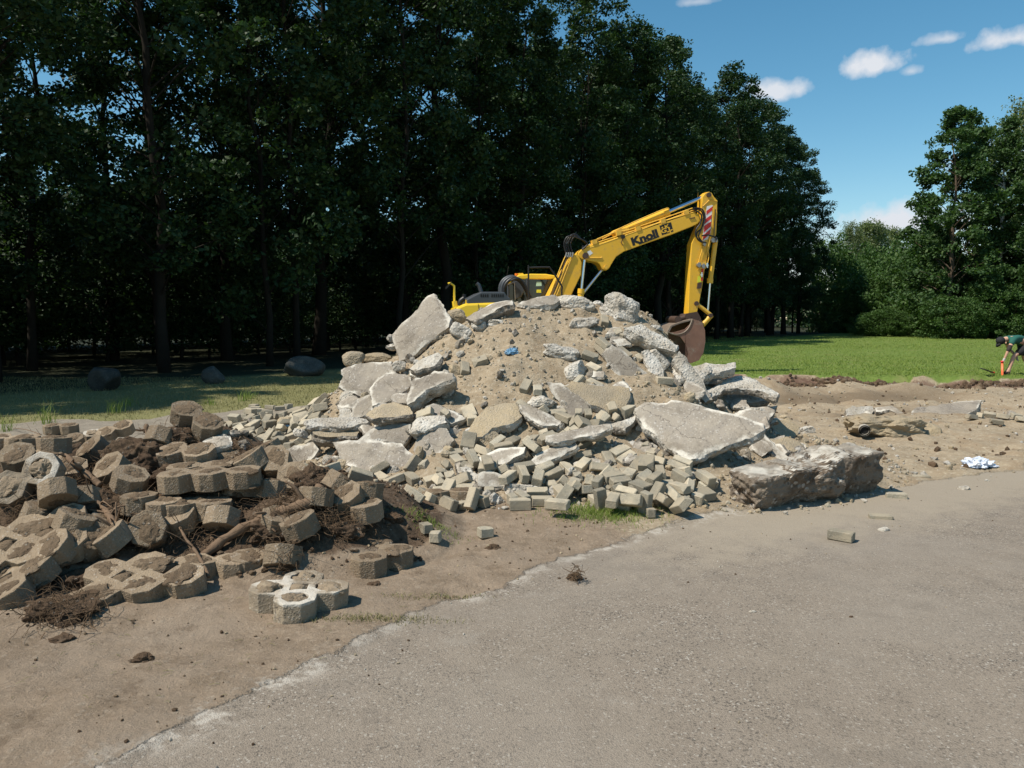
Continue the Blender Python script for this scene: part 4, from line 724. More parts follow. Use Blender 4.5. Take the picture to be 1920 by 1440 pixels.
BAKED = '''0,0,-2.390,9.066,0.350,0.679,-0.469,-0.555,0.104;0,2,-1.389,7.141,0.150,0.768,0.061,-0.048,0.636;0,8,-3.617,8.892,0.022,0.468,0.549,-0.447,-0.528;0,3,-2.863,9.391,0.340,0.339,0.317,-0.581,-0.669;0,1,-2.966,9.624,0.363,0.723,0.174,-0.130,0.656;0,1,-3.108,8.747,0.096,0.110,0.062,0.987,0.095;0,2,-1.665,6.001,0.417,0.785,0.618,-0.033,0.006;0,2,-3.975,14.137,0.023,0.585,0.589,0.415,0.374;0,4,-3.495,8.800,0.023,0.971,0.022,-0.081,-0.225;0,7,-2.895,8.945,0.178,0.103,0.726,0.297,-0.612;0,3,-1.913,5.955,0.500,0.027,0.937,-0.335,0.097;0,1,-2.126,8.938,0.415,0.303,-0.528,0.762,0.224;0,7,-3.138,9.973,0.369,0.140,-0.419,-0.600,0.667;0,4,-2.796,10.214,0.401,0.382,0.116,0.031,-0.916;0,3,-2.170,8.798,0.296,0.400,0.235,0.198,-0.863;0,3,-2.680,8.532,0.156,0.969,0.078,-0.139,0.189;0,6,-2.767,8.716,0.174,0.304,0.568,-0.487,0.590;0,2,-2.388,7.828,0.095,0.224,0.353,-0.635,-0.649;0,8,-3.133,9.731,0.357,0.168,-0.360,-0.693,0.602;0,2,-2.327,8.923,0.326,0.460,0.805,-0.376,-0.007;0,5,-2.914,8.000,0.064,0.856,0.046,-0.031,-0.514;0,0,-2.977,8.874,0.197,0.169,-0.914,0.097,-0.356;0,1,-1.805,8.760,0.428,0.931,0.215,-0.202,0.215;0,3,-3.596,9.482,0.155,0.215,-0.440,0.872,-0.005;0,5,-3.246,10.026,0.355,0.894,-0.001,-0.007,0.448;0,0,-3.292,9.627,0.296,0.994,0.023,-0.087,0.063;0,4,-3.399,9.758,0.349,0.126,-0.184,-0.833,0.507;0,2,-3.121,9.052,0.183,0.205,-0.066,0.170,0.962;0,5,-3.108,9.542,0.311,0.876,0.044,-0.194,0.439;0,1,-2.395,9.517,0.483,0.222,0.629,0.645,0.373;0,3,-2.646,8.932,0.269,0.326,-0.292,-0.367,0.821;0,5,-4.543,14.004,0.039,0.750,0.006,0.005,0.662;0,3,-2.500,9.110,0.397,0.526,-0.589,0.579,-0.204;0,1,-2.009,8.592,0.291,0.583,0.322,0.011,-0.746;0,5,-2.435,9.840,0.545,0.460,0.293,-0.005,-0.838;0,7,-2.531,8.419,0.155,0.648,0.498,0.527,-0.233;0,0,-2.519,8.964,0.245,0.174,0.159,0.071,-0.969;0,1,-2.555,9.580,0.446,0.141,0.104,0.763,-0.622;0,4,-4.438,13.748,0.030,0.997,0.017,0.025,0.068;0,4,-3.263,9.477,0.260,0.828,0.285,-0.008,-0.483;0,1,-2.570,8.812,0.265,0.296,-0.291,-0.191,-0.890;0,0,-2.728,9.571,0.350,0.178,-0.829,-0.523,-0.082;0,5,-2.308,8.970,0.381,0.860,-0.414,0.028,-0.297;0,3,-2.982,8.746,0.139,0.445,-0.542,-0.612,0.366;0,1,-2.224,9.210,0.558,0.793,0.579,0.039,0.186;0,2,-2.911,9.164,0.295,0.575,-0.199,-0.153,0.778;0,4,-2.714,9.950,0.416,0.986,0.085,-0.125,-0.064;0,0,-2.411,9.198,0.395,0.266,0.334,0.041,-0.904;0,7,-2.317,8.591,0.259,0.255,0.223,0.935,0.103;0,2,-2.439,9.345,0.412,0.274,0.282,0.136,-0.909;0,1,-1.950,8.773,0.392,0.472,0.189,0.130,-0.851;0,2,-2.668,9.081,0.246,0.046,0.213,0.960,0.173;0,3,-2.223,8.543,0.222,0.232,0.202,0.950,0.059;0,7,-4.396,13.169,0.028,0.451,0.027,0.038,-0.891;0,1,-2.211,8.439,0.211,0.979,0.070,-0.035,-0.187;0,7,-3.146,10.151,0.354,0.052,-0.982,0.178,-0.034;0,3,-1.558,8.312,0.476,0.497,0.849,-0.144,-0.107;0,1,-2.767,9.011,0.257,0.406,0.312,0.250,-0.822;0,3,-1.537,7.142,0.167,0.186,-0.028,-0.188,0.964;0,3,-3.159,9.175,0.211,0.041,-0.136,0.257,0.956;0,0,-2.703,8.858,0.190,0.161,-0.088,-0.084,0.979;0,0,-2.257,9.043,0.409,0.237,-0.199,-0.270,0.912;0,3,-2.522,9.108,0.295,0.257,0.711,-0.513,-0.405;0,8,-1.622,6.256,0.379,0.447,-0.457,0.575,0.511;0,3,-3.286,9.978,0.426,0.946,0.010,-0.005,-0.325;0,2,-4.030,13.797,0.030,0.987,0.032,-0.011,0.157;0,3,-4.117,13.361,0.016,0.113,-0.018,-0.003,-0.993;0,5,-2.641,9.228,0.356,0.115,-0.270,0.875,-0.386;0,5,-2.538,8.705,0.235,0.089,-0.178,-0.859,0.472;0,7,-2.670,9.681,0.384,0.466,0.389,0.080,-0.790;0,1,-2.827,9.096,0.241,0.117,-0.880,-0.445,-0.120;0,6,-2.278,9.688,0.634,0.151,-0.927,0.127,-0.320;0,1,-3.974,10.979,0.038,0.062,-0.628,0.776,-0.006;0,1,-2.380,9.696,0.547,0.115,0.817,0.433,0.362;0,1,-3.463,9.449,0.197,0.665,-0.536,-0.440,0.276;0,4,-2.683,8.215,0.101,0.068,-0.917,0.391,-0.033;0,2,-3.469,9.685,0.265,0.525,0.163,0.175,-0.817;0,8,-1.926,5.905,0.420,0.078,0.011,0.991,0.105;0,5,-2.575,9.815,0.444,0.651,0.209,-0.122,-0.719;0,3,-4.327,12.914,0.008,0.681,0.003,0.023,0.732;0,0,-3.085,9.274,0.264,0.087,-0.076,0.966,0.230;0,4,-2.519,9.472,0.414,0.967,0.210,-0.110,0.094;0,8,-2.220,9.416,0.586,0.359,-0.188,0.913,0.052;0,2,-3.227,9.772,0.351,0.630,-0.443,-0.484,0.415;0,7,-2.941,10.410,0.337,0.468,0.672,0.250,-0.517;0,1,-2.635,9.137,0.310,0.258,0.545,-0.781,0.162;0,8,-2.895,9.817,0.381,0.856,-0.113,0.064,-0.501;0,3,-3.268,9.058,0.124,0.852,0.045,-0.197,0.483;0,1,-2.191,8.634,0.242,0.168,-0.180,-0.116,0.962;0,3,-4.329,13.561,0.016,0.962,0.027,0.043,0.269;0,2,-2.812,9.779,0.395,0.551,0.429,0.431,0.571;0,7,-2.039,8.275,0.211,0.147,0.647,0.110,-0.740;0,2,-4.462,13.509,0.030,0.053,-0.492,-0.867,0.053;0,8,-2.743,8.616,0.145,0.738,0.082,0.033,-0.669;0,2,-2.534,9.672,0.458,0.102,0.205,0.544,-0.807;0,6,-3.021,9.195,0.238,0.623,-0.540,0.344,0.450;0,3,-2.302,9.598,0.612,0.197,-0.345,-0.060,0.916;0,5,-2.854,8.773,0.206,0.025,0.916,-0.195,0.351;0,3,-3.182,8.942,0.116,0.104,-0.962,-0.199,-0.159;0,5,-2.310,9.322,0.509,0.655,-0.218,-0.267,0.672;0,3,-2.983,9.020,0.212,0.406,0.721,0.408,0.385;0,2,-2.260,9.134,0.459,0.906,0.323,-0.202,-0.183;0,2,-1.765,6.111,0.430,0.659,0.679,0.045,-0.320;0,1,-4.253,13.991,0.027,0.017,-0.130,-0.991,0.032;0,5,-3.407,8.926,0.054,0.838,-0.014,-0.156,0.523;0,3,-2.154,7.559,0.114,0.972,-0.176,-0.079,-0.134;0,2,-2.608,8.466,0.170,0.612,0.754,0.048,0.233;0,0,-1.768,7.371,0.168,0.866,0.224,-0.081,-0.440;0,4,-2.405,8.622,0.211,0.034,-0.514,0.856,-0.040;0,0,-2.656,8.686,0.180,0.577,-0.048,-0.122,0.806;0,6,-2.760,9.223,0.282,0.186,-0.902,0.016,0.388;0,4,-3.372,8.447,0.045,0.055,0.188,0.980,0.013;1,0,-0.364,7.371,0.329,0.566,0.209,-0.074,-0.794;1,1,-0.849,7.771,0.659,0.384,-0.886,0.103,-0.239;1,1,-1.430,6.929,0.198,0.834,0.488,-0.099,-0.237;1,6,1.166,6.772,0.154,0.956,0.113,0.014,-0.269;1,3,0.783,7.508,0.468,0.178,-0.424,-0.875,-0.148;1,4,-2.730,7.852,0.075,0.532,0.017,-0.011,-0.847;1,3,-1.050,7.037,0.154,0.143,-0.279,0.949,-0.037;1,4,-0.006,7.401,0.424,0.363,0.846,0.282,0.271;1,2,-0.322,6.403,0.131,0.602,0.019,0.703,-0.377;1,1,0.360,6.183,0.138,0.981,0.051,-0.008,-0.187;1,1,-0.068,6.991,0.261,0.270,0.707,0.650,0.077;1,8,-0.656,6.461,0.120,0.902,-0.021,0.249,0.352;1,2,0.067,6.391,0.090,0.001,-0.018,0.650,0.759;1,0,0.184,7.201,0.438,0.301,0.277,0.140,0.902;1,6,0.906,6.961,0.230,0.162,0.712,-0.400,0.555;1,2,1.389,6.531,0.191,0.482,0.003,-0.023,0.876;1,7,-0.423,7.141,0.252,0.940,0.225,0.173,-0.190;1,7,1.633,6.911,0.202,0.319,0.706,-0.511,0.373;1,8,0.534,6.799,0.175,0.274,0.012,-0.211,0.938;1,5,0.997,7.270,0.370,0.148,-0.953,-0.208,-0.160;1,6,-0.799,7.256,0.240,0.290,-0.799,0.073,0.523;1,5,1.141,7.765,0.662,0.197,0.631,-0.494,0.564;1,3,1.196,7.010,0.254,0.479,0.188,0.125,-0.849;1,3,0.504,7.697,0.634,0.087,-0.924,0.358,0.102;1,2,0.715,6.360,0.136,0.563,-0.347,-0.596,-0.456;1,3,3.593,10.941,0.079,0.614,0.055,0.070,0.784;1,2,1.118,7.075,0.280,0.481,0.120,0.278,-0.823;1,1,-0.587,6.741,0.113,0.047,-0.015,0.432,0.900;1,5,-0.210,6.984,0.277,0.982,0.173,-0.047,-0.052;1,3,0.389,7.399,0.454,0.495,0.146,0.188,-0.835;1,3,1.693,6.810,0.155,0.938,0.167,0.010,0.305;1,5,0.976,6.848,0.176,0.755,0.124,-0.024,0.643;1,4,0.435,7.343,0.342,0.261,0.034,-0.145,0.954;1,3,-0.512,7.396,0.331,0.959,0.179,0.022,0.221;1,0,-1.489,6.564,0.290,0.216,0.903,-0.311,0.204;1,3,0.911,6.645,0.217,0.195,-0.012,0.175,-0.965;1,6,-0.636,6.643,0.069,0.550,-0.206,0.795,0.150;1,3,1.530,7.101,0.295,0.164,0.269,0.497,0.809;1,3,0.408,6.668,0.127,0.807,0.116,0.066,-0.575;1,7,0.602,7.570,0.465,0.786,-0.153,0.339,0.494;1,5,0.283,6.948,0.261,0.137,0.234,-0.411,-0.870;1,0,0.910,7.664,0.618,0.430,0.672,0.598,0.082;1,0,0.352,6.401,0.084,0.003,-0.009,-0.021,1.000;1,6,-0.649,7.756,0.656,0.048,0.691,0.516,-0.504;1,6,-0.190,6.698,0.115,0.411,0.580,0.556,-0.431;1,1,-1.111,7.633,0.281,0.053,-0.203,-0.783,0.586;1,7,0.924,6.455,0.113,0.635,-0.287,-0.612,-0.373;1,3,0.124,7.275,0.360,0.868,0.090,0.487,-0.024;1,4,0.722,6.651,0.174,0.675,0.225,0.699,-0.072;1,0,-0.203,6.987,0.200,0.033,-0.060,-0.195,0.978;1,6,0.523,6.588,0.188,0.425,-0.205,0.878,-0.079;1,0,-0.896,7.053,0.168,0.115,-0.880,0.458,0.053;1,3,0.658,7.451,0.411,0.934,0.282,-0.177,0.132;1,3,-1.603,6.125,0.394,0.100,0.763,0.630,-0.102;1,8,0.807,6.498,0.113,0.761,-0.619,-0.170,0.094;1,4,1.471,6.633,0.158,0.732,-0.319,-0.371,0.473;1,0,-0.740,6.604,0.128,0.749,0.115,0.262,0.598;1,8,1.541,6.513,0.101,0.757,-0.579,0.254,-0.168;1,7,-0.553,6.659,0.080,0.092,-0.226,0.968,0.066;1,4,1.002,6.636,0.133,0.988,0.060,0.003,0.139;1,7,-0.102,7.329,0.325,0.301,-0.645,-0.060,0.700;1,0,0.429,6.521,0.134,0.746,0.484,-0.196,0.414;1,8,-0.290,6.622,0.108,0.176,-0.741,0.035,0.648;1,3,0.246,7.337,0.390,0.622,0.716,0.314,-0.033;1,7,-0.640,7.101,0.205,0.371,0.552,0.644,-0.379;1,7,0.498,6.681,0.160,0.904,-0.053,0.420,0.058;1,1,-0.500,7.256,0.287,0.161,-0.838,0.520,0.048;1,5,-0.607,6.841,0.163,0.368,0.272,-0.889,-0.012;1,3,1.244,6.354,0.119,0.290,0.332,-0.898,-0.003;1,7,1.013,7.712,0.625,0.870,0.082,0.369,0.317;1,3,-0.692,6.990,0.165,0.216,0.065,0.174,-0.959;1,0,-0.914,7.254,0.253,0.593,0.609,0.005,0.527;1,6,0.339,6.771,0.157,0.124,-0.803,0.568,0.133;1,1,0.618,7.460,0.509,0.364,-0.304,-0.808,0.350;1,7,-0.380,7.048,0.230,0.739,-0.613,0.228,-0.160;1,7,0.795,7.452,0.531,0.664,-0.383,-0.387,-0.511;1,1,0.636,7.097,0.278,0.444,0.109,0.173,-0.872;1,1,0.444,7.859,0.646,0.872,-0.452,-0.115,0.149;1,1,0.154,7.392,0.408,0.579,0.508,0.634,-0.067;1,0,-0.780,6.275,0.198,0.057,0.274,0.124,0.952;1,7,-2.481,8.285,0.125,0.685,-0.373,0.449,0.436;1,1,-0.442,6.872,0.190,0.282,0.021,0.822,0.495;1,4,1.615,6.636,0.114,0.205,-0.008,0.116,-0.972;1,7,-0.589,7.187,0.247,0.023,0.743,0.409,-0.530;1,4,1.448,6.798,0.212,0.388,-0.227,-0.711,0.541;1,1,1.181,6.433,0.175,0.373,-0.314,0.861,0.147;1,2,0.111,6.946,0.288,0.011,-0.194,0.968,0.160;1,2,1.324,6.445,0.156,0.384,0.321,0.137,0.855;1,2,-0.070,7.262,0.411,0.083,-0.078,0.536,0.836;1,0,-0.612,6.544,0.100,0.653,-0.733,0.190,-0.002;1,0,-0.269,6.486,0.093,0.606,0.723,-0.263,-0.202;1,7,0.263,7.442,0.389,0.152,0.304,-0.574,0.745;1,0,0.325,7.318,0.490,0.236,-0.932,-0.261,-0.089;1,5,0.679,7.521,0.595,0.908,0.212,0.262,0.249;1,1,0.874,6.369,0.093,0.978,0.077,0.019,-0.191;1,2,0.695,6.488,0.097,0.816,0.057,0.023,-0.574;1,2,1.038,6.447,0.101,0.912,0.083,-0.010,0.401;1,2,0.486,7.397,0.419,0.509,-0.308,-0.095,-0.798;1,5,1.070,6.565,0.194,0.410,0.051,-0.068,0.908;1,2,-0.520,6.407,0.094,0.723,0.566,-0.180,-0.353;1,3,1.065,6.278,0.127,0.227,0.637,0.324,-0.662;1,1,0.799,7.590,0.576,0.357,-0.301,-0.441,0.767;1,7,0.878,6.606,0.119,0.750,-0.037,0.646,0.136;1,2,0.498,7.033,0.251,0.849,0.110,0.164,-0.490;1,8,0.970,7.763,0.732,0.571,0.247,-0.303,0.722;1,1,1.201,6.655,0.239,0.523,0.729,0.280,0.342;1,3,-3.378,6.519,0.439,0.039,0.245,0.963,-0.102;1,1,0.806,6.274,0.148,0.064,-0.571,0.815,0.077;1,1,1.294,6.740,0.164,0.029,-0.017,0.808,-0.589;1,2,1.138,6.760,0.234,0.428,-0.008,0.272,-0.862;1,4,-0.251,7.303,0.362,0.179,0.927,-0.289,-0.160;1,1,-0.032,6.757,0.237,0.007,-0.871,-0.478,-0.116;1,7,0.985,6.513,0.162,0.848,0.416,-0.016,0.329;1,1,-0.354,7.141,0.331,0.464,0.688,-0.192,-0.524;1,4,1.285,6.848,0.228,0.387,0.602,-0.378,-0.587;1,3,1.011,6.829,0.243,0.003,0.552,-0.822,-0.138;1,2,1.179,6.518,0.106,0.099,-0.879,0.466,0.042;1,3,1.286,7.096,0.314,0.347,0.905,-0.169,-0.176;1,2,-0.461,6.636,0.098,0.505,0.575,0.377,0.522;1,1,0.789,6.882,0.189,0.948,0.166,-0.079,0.259;1,0,1.668,6.795,0.230,0.085,-0.853,0.502,0.116;1,2,-1.601,7.866,0.278,0.133,-0.784,0.606,-0.012;1,0,0.277,7.811,0.667,0.629,0.688,-0.351,0.086;1,0,0.459,7.563,0.441,0.883,0.283,-0.152,0.341;1,4,1.316,6.609,0.123,0.796,0.090,-0.056,0.596;1,2,-1.211,7.256,0.223,0.149,0.259,-0.163,-0.940;1,1,0.946,6.250,0.155,0.824,0.497,-0.166,-0.216;1,8,0.887,6.518,0.164,0.779,0.340,0.278,-0.447;1,0,0.026,7.338,0.355,0.393,0.069,0.096,-0.912;1,2,0.536,7.460,0.460,0.688,0.203,-0.510,-0.474;1,6,1.548,6.850,0.179,0.119,-0.463,-0.867,-0.137;1,2,-0.213,6.932,0.335,0.757,0.162,0.072,-0.630;1,7,0.575,6.894,0.201,0.010,-0.716,-0.130,0.685;1,7,1.252,7.410,0.392,0.551,0.833,-0.003,-0.058;1,1,0.930,6.378,0.181,0.827,-0.484,0.186,-0.217;1,2,-0.392,6.795,0.129,0.128,0.059,0.120,-0.983;1,3,0.087,6.523,0.107,0.353,0.381,0.549,0.655;1,6,0.988,6.992,0.225,0.016,-0.183,0.949,0.258;1,1,0.875,7.186,0.315,0.764,0.148,0.176,-0.602;1,2,0.645,7.242,0.332,0.352,0.933,-0.035,0.067;1,8,1.419,6.506,0.107,0.421,0.516,0.498,0.555;1,7,0.444,6.813,0.180,0.894,0.285,0.302,-0.167;1,0,1.113,6.863,0.190,0.557,0.631,0.256,0.476;1,1,0.277,7.256,0.355,0.073,-0.257,0.475,0.839;1,1,1.036,7.155,0.329,0.266,0.150,0.239,-0.922;1,3,0.669,6.730,0.201,0.618,0.483,0.562,0.263;1,1,0.224,6.764,0.234,0.747,0.173,-0.067,0.639;1,5,1.343,6.254,0.118,0.156,-0.790,0.495,-0.327;1,2,-1.178,7.120,0.152,0.450,-0.005,-0.162,0.878;1,1,0.248,6.496,0.091,0.999,0.036,0.003,0.039;1,3,1.492,6.886,0.254,0.281,-0.503,-0.602,0.553;1,5,0.824,6.809,0.230,0.760,0.497,-0.062,0.415;1,8,0.008,6.487,0.099,0.627,-0.538,0.428,-0.366;1,3,0.607,6.627,0.154,0.584,-0.121,0.071,0.799;1,8,-0.402,6.447,0.070,0.047,-0.888,0.457,-0.004;1,3,0.360,6.909,0.226,0.227,-0.056,0.826,-0.513;1,7,0.777,6.578,0.116,0.114,-0.942,0.316,-0.024;1,8,-0.546,7.009,0.184,0.777,0.188,0.075,-0.596;1,1,0.097,6.793,0.255,0.487,0.608,-0.318,-0.540;1,3,1.291,7.265,0.353,0.506,0.005,0.059,-0.860;1,7,0.367,7.471,0.396,0.125,0.332,-0.497,-0.792;1,0,0.849,6.694,0.152,0.542,0.755,0.241,0.280;1,2,0.015,6.913,0.194,0.774,0.117,-0.002,-0.623;1,7,1.206,6.644,0.138,0.553,0.707,-0.244,-0.367;1,5,-0.136,7.395,0.414,0.224,0.365,-0.429,-0.795;1,3,0.859,6.720,0.245,0.198,0.004,0.142,-0.970;1,4,-0.406,7.432,0.445,0.590,0.268,0.347,-0.678;1,3,0.201,6.834,0.178,0.043,-0.148,-0.970,-0.186;1,7,-0.303,7.225,0.308,0.494,0.306,-0.813,-0.028;1,2,1.462,7.053,0.268,0.329,0.068,-0.206,0.919;1,3,0.214,6.618,0.128,0.855,-0.519,-0.013,0.016;1,0,0.198,7.474,0.448,0.209,-0.830,0.474,-0.206;1,7,0.306,7.532,0.417,0.538,0.422,-0.696,0.220;1,2,0.096,6.977,0.221,0.788,0.133,0.110,-0.591;1,0,-0.541,6.649,0.169,0.173,-0.780,-0.579,-0.161;1,3,-0.378,6.614,0.092,0.111,-0.626,0.771,0.020;1,4,0.775,7.015,0.268,0.976,-0.208,0.065,0.009;2,0,0.119,7.887,0.707,0.097,0.322,0.399,0.853;2,4,-0.424,7.913,0.655,0.745,0.326,0.133,-0.567;2,1,-0.504,8.527,1.056,0.614,0.299,-0.094,0.725;2,5,-0.344,8.590,1.129,0.138,-0.089,0.971,0.174;2,0,0.852,7.749,0.615,0.791,-0.418,-0.385,0.227;2,8,-0.402,7.804,0.590,0.098,0.105,-0.581,-0.801;2,0,1.078,9.373,1.561,0.102,-0.688,0.679,0.235;2,1,1.007,8.812,1.314,0.890,0.145,0.251,-0.351;2,3,1.235,8.817,1.203,0.351,0.205,-0.251,0.879;2,6,1.403,8.823,1.150,0.372,-0.864,-0.339,-0.021;2,8,1.200,9.143,1.419,0.330,0.584,0.741,-0.040;2,0,1.309,9.112,1.388,0.252,-0.144,0.777,-0.558;2,2,0.687,8.273,0.924,0.524,0.714,0.120,0.450;2,3,0.866,8.475,1.062,0.061,-0.421,-0.876,-0.229;2,1,0.852,8.236,0.907,0.919,0.169,0.135,-0.328;2,2,0.845,8.661,1.180,0.153,0.137,-0.286,0.936;2,8,0.304,7.470,0.501,0.301,0.495,-0.654,0.487;2,1,0.259,8.061,0.867,0.705,0.046,0.081,-0.703;2,1,0.732,7.708,0.631,0.663,0.206,0.663,0.279;2,1,-1.685,7.738,0.257,0.551,-0.519,-0.513,0.405;2,6,0.546,7.641,0.515,0.381,0.060,-0.336,0.859;2,3,0.649,7.709,0.627,0.671,0.139,-0.702,-0.193;2,5,1.186,6.980,0.321,0.196,-0.587,0.774,0.137;2,3,0.499,7.755,0.572,0.928,0.184,0.051,-0.319;2,5,0.632,7.611,0.569,0.041,-0.331,0.239,-0.912;2,3,0.140,8.131,0.899,0.558,0.146,0.259,-0.775;2,1,0.987,8.840,1.250,0.860,0.119,0.268,-0.417;3,2,1.605,8.399,0.937,0.046,0.051,-0.995,-0.066;1,2,-1.392,6.007,0.449,0.879,-0.093,-0.108,0.456;1,1,-1.152,6.010,0.399,0.219,-0.058,-0.577,-0.784'''
if BAKED is None:
    BRICKS = [(z, p, Euler(r).to_quaternion(), m) for z, p, r, m in spawn_bricks()]
else:
    zs = list(ZONES); BRICKS = [(zs[int(a[0])], a[2:5], Quaternion(a[5:9]), int(a[1])) for a in (list(map(float, l.split(','))) for l in BAKED.split(';') if l)]
BRO = []
for z, p, q, m in BRICKS:
    o = link('paving_brick', BM[m], None, p, q); tag(o, ZONES[z][0], 'paver', ZONES[z][1]); o['zone'] = z; o['mesh_kind'] = m; BRO.append(o)
for o in BRO:
    z, m = o['zone'], o['mesh_kind']
    o['_z'] = list(ZONES).index(z); o['_m'] = m; del o['zone']; del o['mesh_kind']
if BAKED is not None:
    for o in BRO: del o['_z']; del o['_m']
# single bricks one can point at
def brick_at(px, py, yaw, label, m=0, tilt=0, name='paving_brick', cat='brick', sink=0):
    g = hit(px, py); o = link(name, BM[m], None, (g.x, g.y+.04, ht1(g.x, g.y+.04)+.038-sink), (R(tilt), R(random.Random(int(px)).uniform(-3,3)), R(yaw))); tag(o, label, cat); return o
brick_at(1581, 1016, -38, 'single clean grey brick lying on the road in front of the brown beam', 1)
brick_at(1684, 935, -12, 'half buried brick on the dusty ground just right of the beam end', 2, 0, sink=.03)
brick_at(1655, 974, -14, 'flat brick almost sunk in dust between beam and single clean brick', 0, 0, sink=.045)
brick_at(1730, 895, -8, 'faint brick sunk in dust above the road right of the beam', 3, 0, sink=.06)
brick_at(912, 1010, 22, 'squat brick piece casting a shadow left of the green tuft', 8)
brick_at(1222, 973, 10, 'squat brick piece right of the green tuft on the road edge', 7)
brick_at(818, 1022, -5, 'small broken brick half beside the trampled dirt below the grass', 6)
brick_at(800, 1003, 30, 'buried brown brick half left of the squat brick piece', 6, 0, sink=.02)
brick_at(1332, 915, 70, 'pale square paver lying flat just left of the brown beam', 4, 20)
for i, (px, py, yw) in enumerate([(1822,788,20),(1838,784,50),(1855,783,-20),(1880,787,-25),(1868,797,-10),(1905,786,15),(1916,792,-20)]):
    p = hit(px, py); o = link('paving_brick', BM[(i*3) % 6], None, (p.x, p.y, ht1(p.x, p.y)+.05), (R((-12,9,20)[i % 3]), R(8), R(yw))); tag(o, ZONES['far'][0], 'paver', ZONES['far'][1])

# ------------------------------------------------------------------ octagon grid pavers
def grid_paver_mesh(cells, seed, th=.125, mat='paver_brown'):
    rg = np.random.default_rng(seed); bm = bmesh.new(); p = .225; cs = set(cells)
    cx = sum(c[0] for c in cells)/len(cells)*p; cy = sum(c[1] for c in cells)/len(cells)*p
    a = p/2; t = a*math.tan(math.pi/8); ai = .068 if 'white' in mat else .030; ti = ai*math.tan(math.pi/8)
    oc = lambda a, t: [(a,-t),(a,t),(t,a),(-t,a),(-a,t),(-a,-t),(-t,-a),(t,-a)]
    cache = {}
    def vv(x, y, z):
        k = (round(x, 4), round(y, 4), round(z, 4))
        if k not in cache: cache[k] = bm.verts.new((x-cx, y-cy, z))
        return cache[k]
    nbr = {0: (1,0), 2: (0,1), 4: (-1,0), 6: (0,-1)}; h = th/2; ch = .009
    for (i, j) in cells:
        O, I = oc(a, t), oc(ai, ti); ox, oy = i*p, j*p
        for k in range(8):
            k2 = (k+1) % 8; sh = k in nbr and (i+nbr[k][0], j+nbr[k][1]) in cs
            o1, o2, i1, i2 = O[k], O[k2], I[k], I[k2]
            g = lambda q, z, s=1: vv(ox+q[0]*s, oy+q[1]*s, z)
            f = (1-ch/a)
            def oq(q, z, inset): return vv(ox+q[0], oy+q[1], z)
            bm.faces.new([oq(o1, h, 0), oq(o2, h, 0), g(i2, h), g(i1, h)]); bm.faces.new([oq(o2, -h, 0), oq(o1, -h, 0), g(i1, -h), g(i2, -h)])
            bm.faces.new([g(i1, h), g(i2, h), g(i2, -h), g(i1, -h)])
            if not sh: bm.faces.new([oq(o1, -h, 0), oq(o2, -h, 0), oq(o2, h, 0), oq(o1, h, 0)])
    bmesh.ops.recalc_face_normals(bm, faces=bm.faces)
    ee = [e for e in bm.edges if len(e.link_faces) == 2 and e.calc_face_angle(0) > .6]
    bmesh.ops.bevel(bm, geom=ee, offset=.006, segments=2, affect='EDGES', profile=.6)
    bmesh.ops.subdivide_edges(bm, edges=[e for e in bm.edges if e.calc_length() > .03], cuts=2, use_grid_fill=True)
    bmesh.ops.triangulate(bm, faces=[f for f in bm.faces if len(f.verts) > 4])
    P = np.array([tuple(v.co) for v in bm.verts]); d = fbm(P, 9, 3, seed)*.0022+np.minimum(0, fbm(P, 14, 2, seed+4)+.35)*.010
    ctr = np.array([0., 0, 0]); nn = np.array([tuple(v.normal) for v in bm.verts]); 
    bm.normal_update(); nn = np.array([tuple(v.normal) for v in bm.verts]); P = P+nn*d[:, None]
    for v, q in zip(bm.verts, P): v.co = q
    for f in bm.faces: f.smooth = False
    me = bpy.data.meshes.new('grid_paver'); bm.to_mesh(me); bm.free(); me.materials.append(MAT[mat])
    at = me.attributes.new('edge_dist', 'FLOAT', 'POINT'); at.data.foreach_set('value', np.where(P[:, 2] > h-.014, .0, .12).astype(np.float32))
    # soil in the cells
    parts = []
    for (i, j) in cells:
        v, f = ico(4); wh = 'white' in mat; rs = .078 if wh else rg.uniform(.07, .10); v = v*np.array([rs, rs, .030 if wh else .020]); v = v*(1+.5*fbm(v+i*.7+j*1.3, 15, 4, seed+i*3+j))[:, None]; v[:, 2] += .004*fbm(v, 60, 2, seed); parts.append((v+np.array([i*p-cx+rg.uniform(-.012,.012), j*p-cy+rg.uniform(-.012,.012), h-(.020 if wh else .012)+rg.uniform(-.002,.004)]), f))
        parts.append((v+np.array([i*p-cx, j*p-cy, -h+.012]), f))
    for (i, j) in cells:
        if (i+1, j) in cs and (i, j+1) in cs and (i+1, j+1) in cs:
            v, f = ico(3); v = v*np.array([.055, .055, .03]); parts.append((v*(1+.3*fbm(v, 17, 3, seed))[:, None]+np.array([(i+.5)*p-cx, (j+.5)*p-cy, h-.028]), f))
    sm = mesh_np('soil_fill', *join(parts), [MAT['cell_soil' if 'white' in mat else 'top_soil']], smooth=False)
    return me, sm
CELLS = {'full': [(0,0),(1,0),(2,0),(0,1),(1,1),(2,1)], 'four': [(0,0),(1,0),(0,1),(1,1)], 'row': [(0,0),(1,0),(2,0)], 'two': [(0,0),(1,0)], 'one': [(0,0)], 'ell': [(0,0),(1,0),(1,1)], 'five': [(0,0),(1,0),(2,0),(0,1),(1,1)]}
GM = {}
def gmesh(kind, var, mat):
    k = (kind, var, mat)
    if k not in GM: GM[k] = grid_paver_mesh(CELLS[kind], 7*var+len(kind), mat=mat)
    return GM[k]
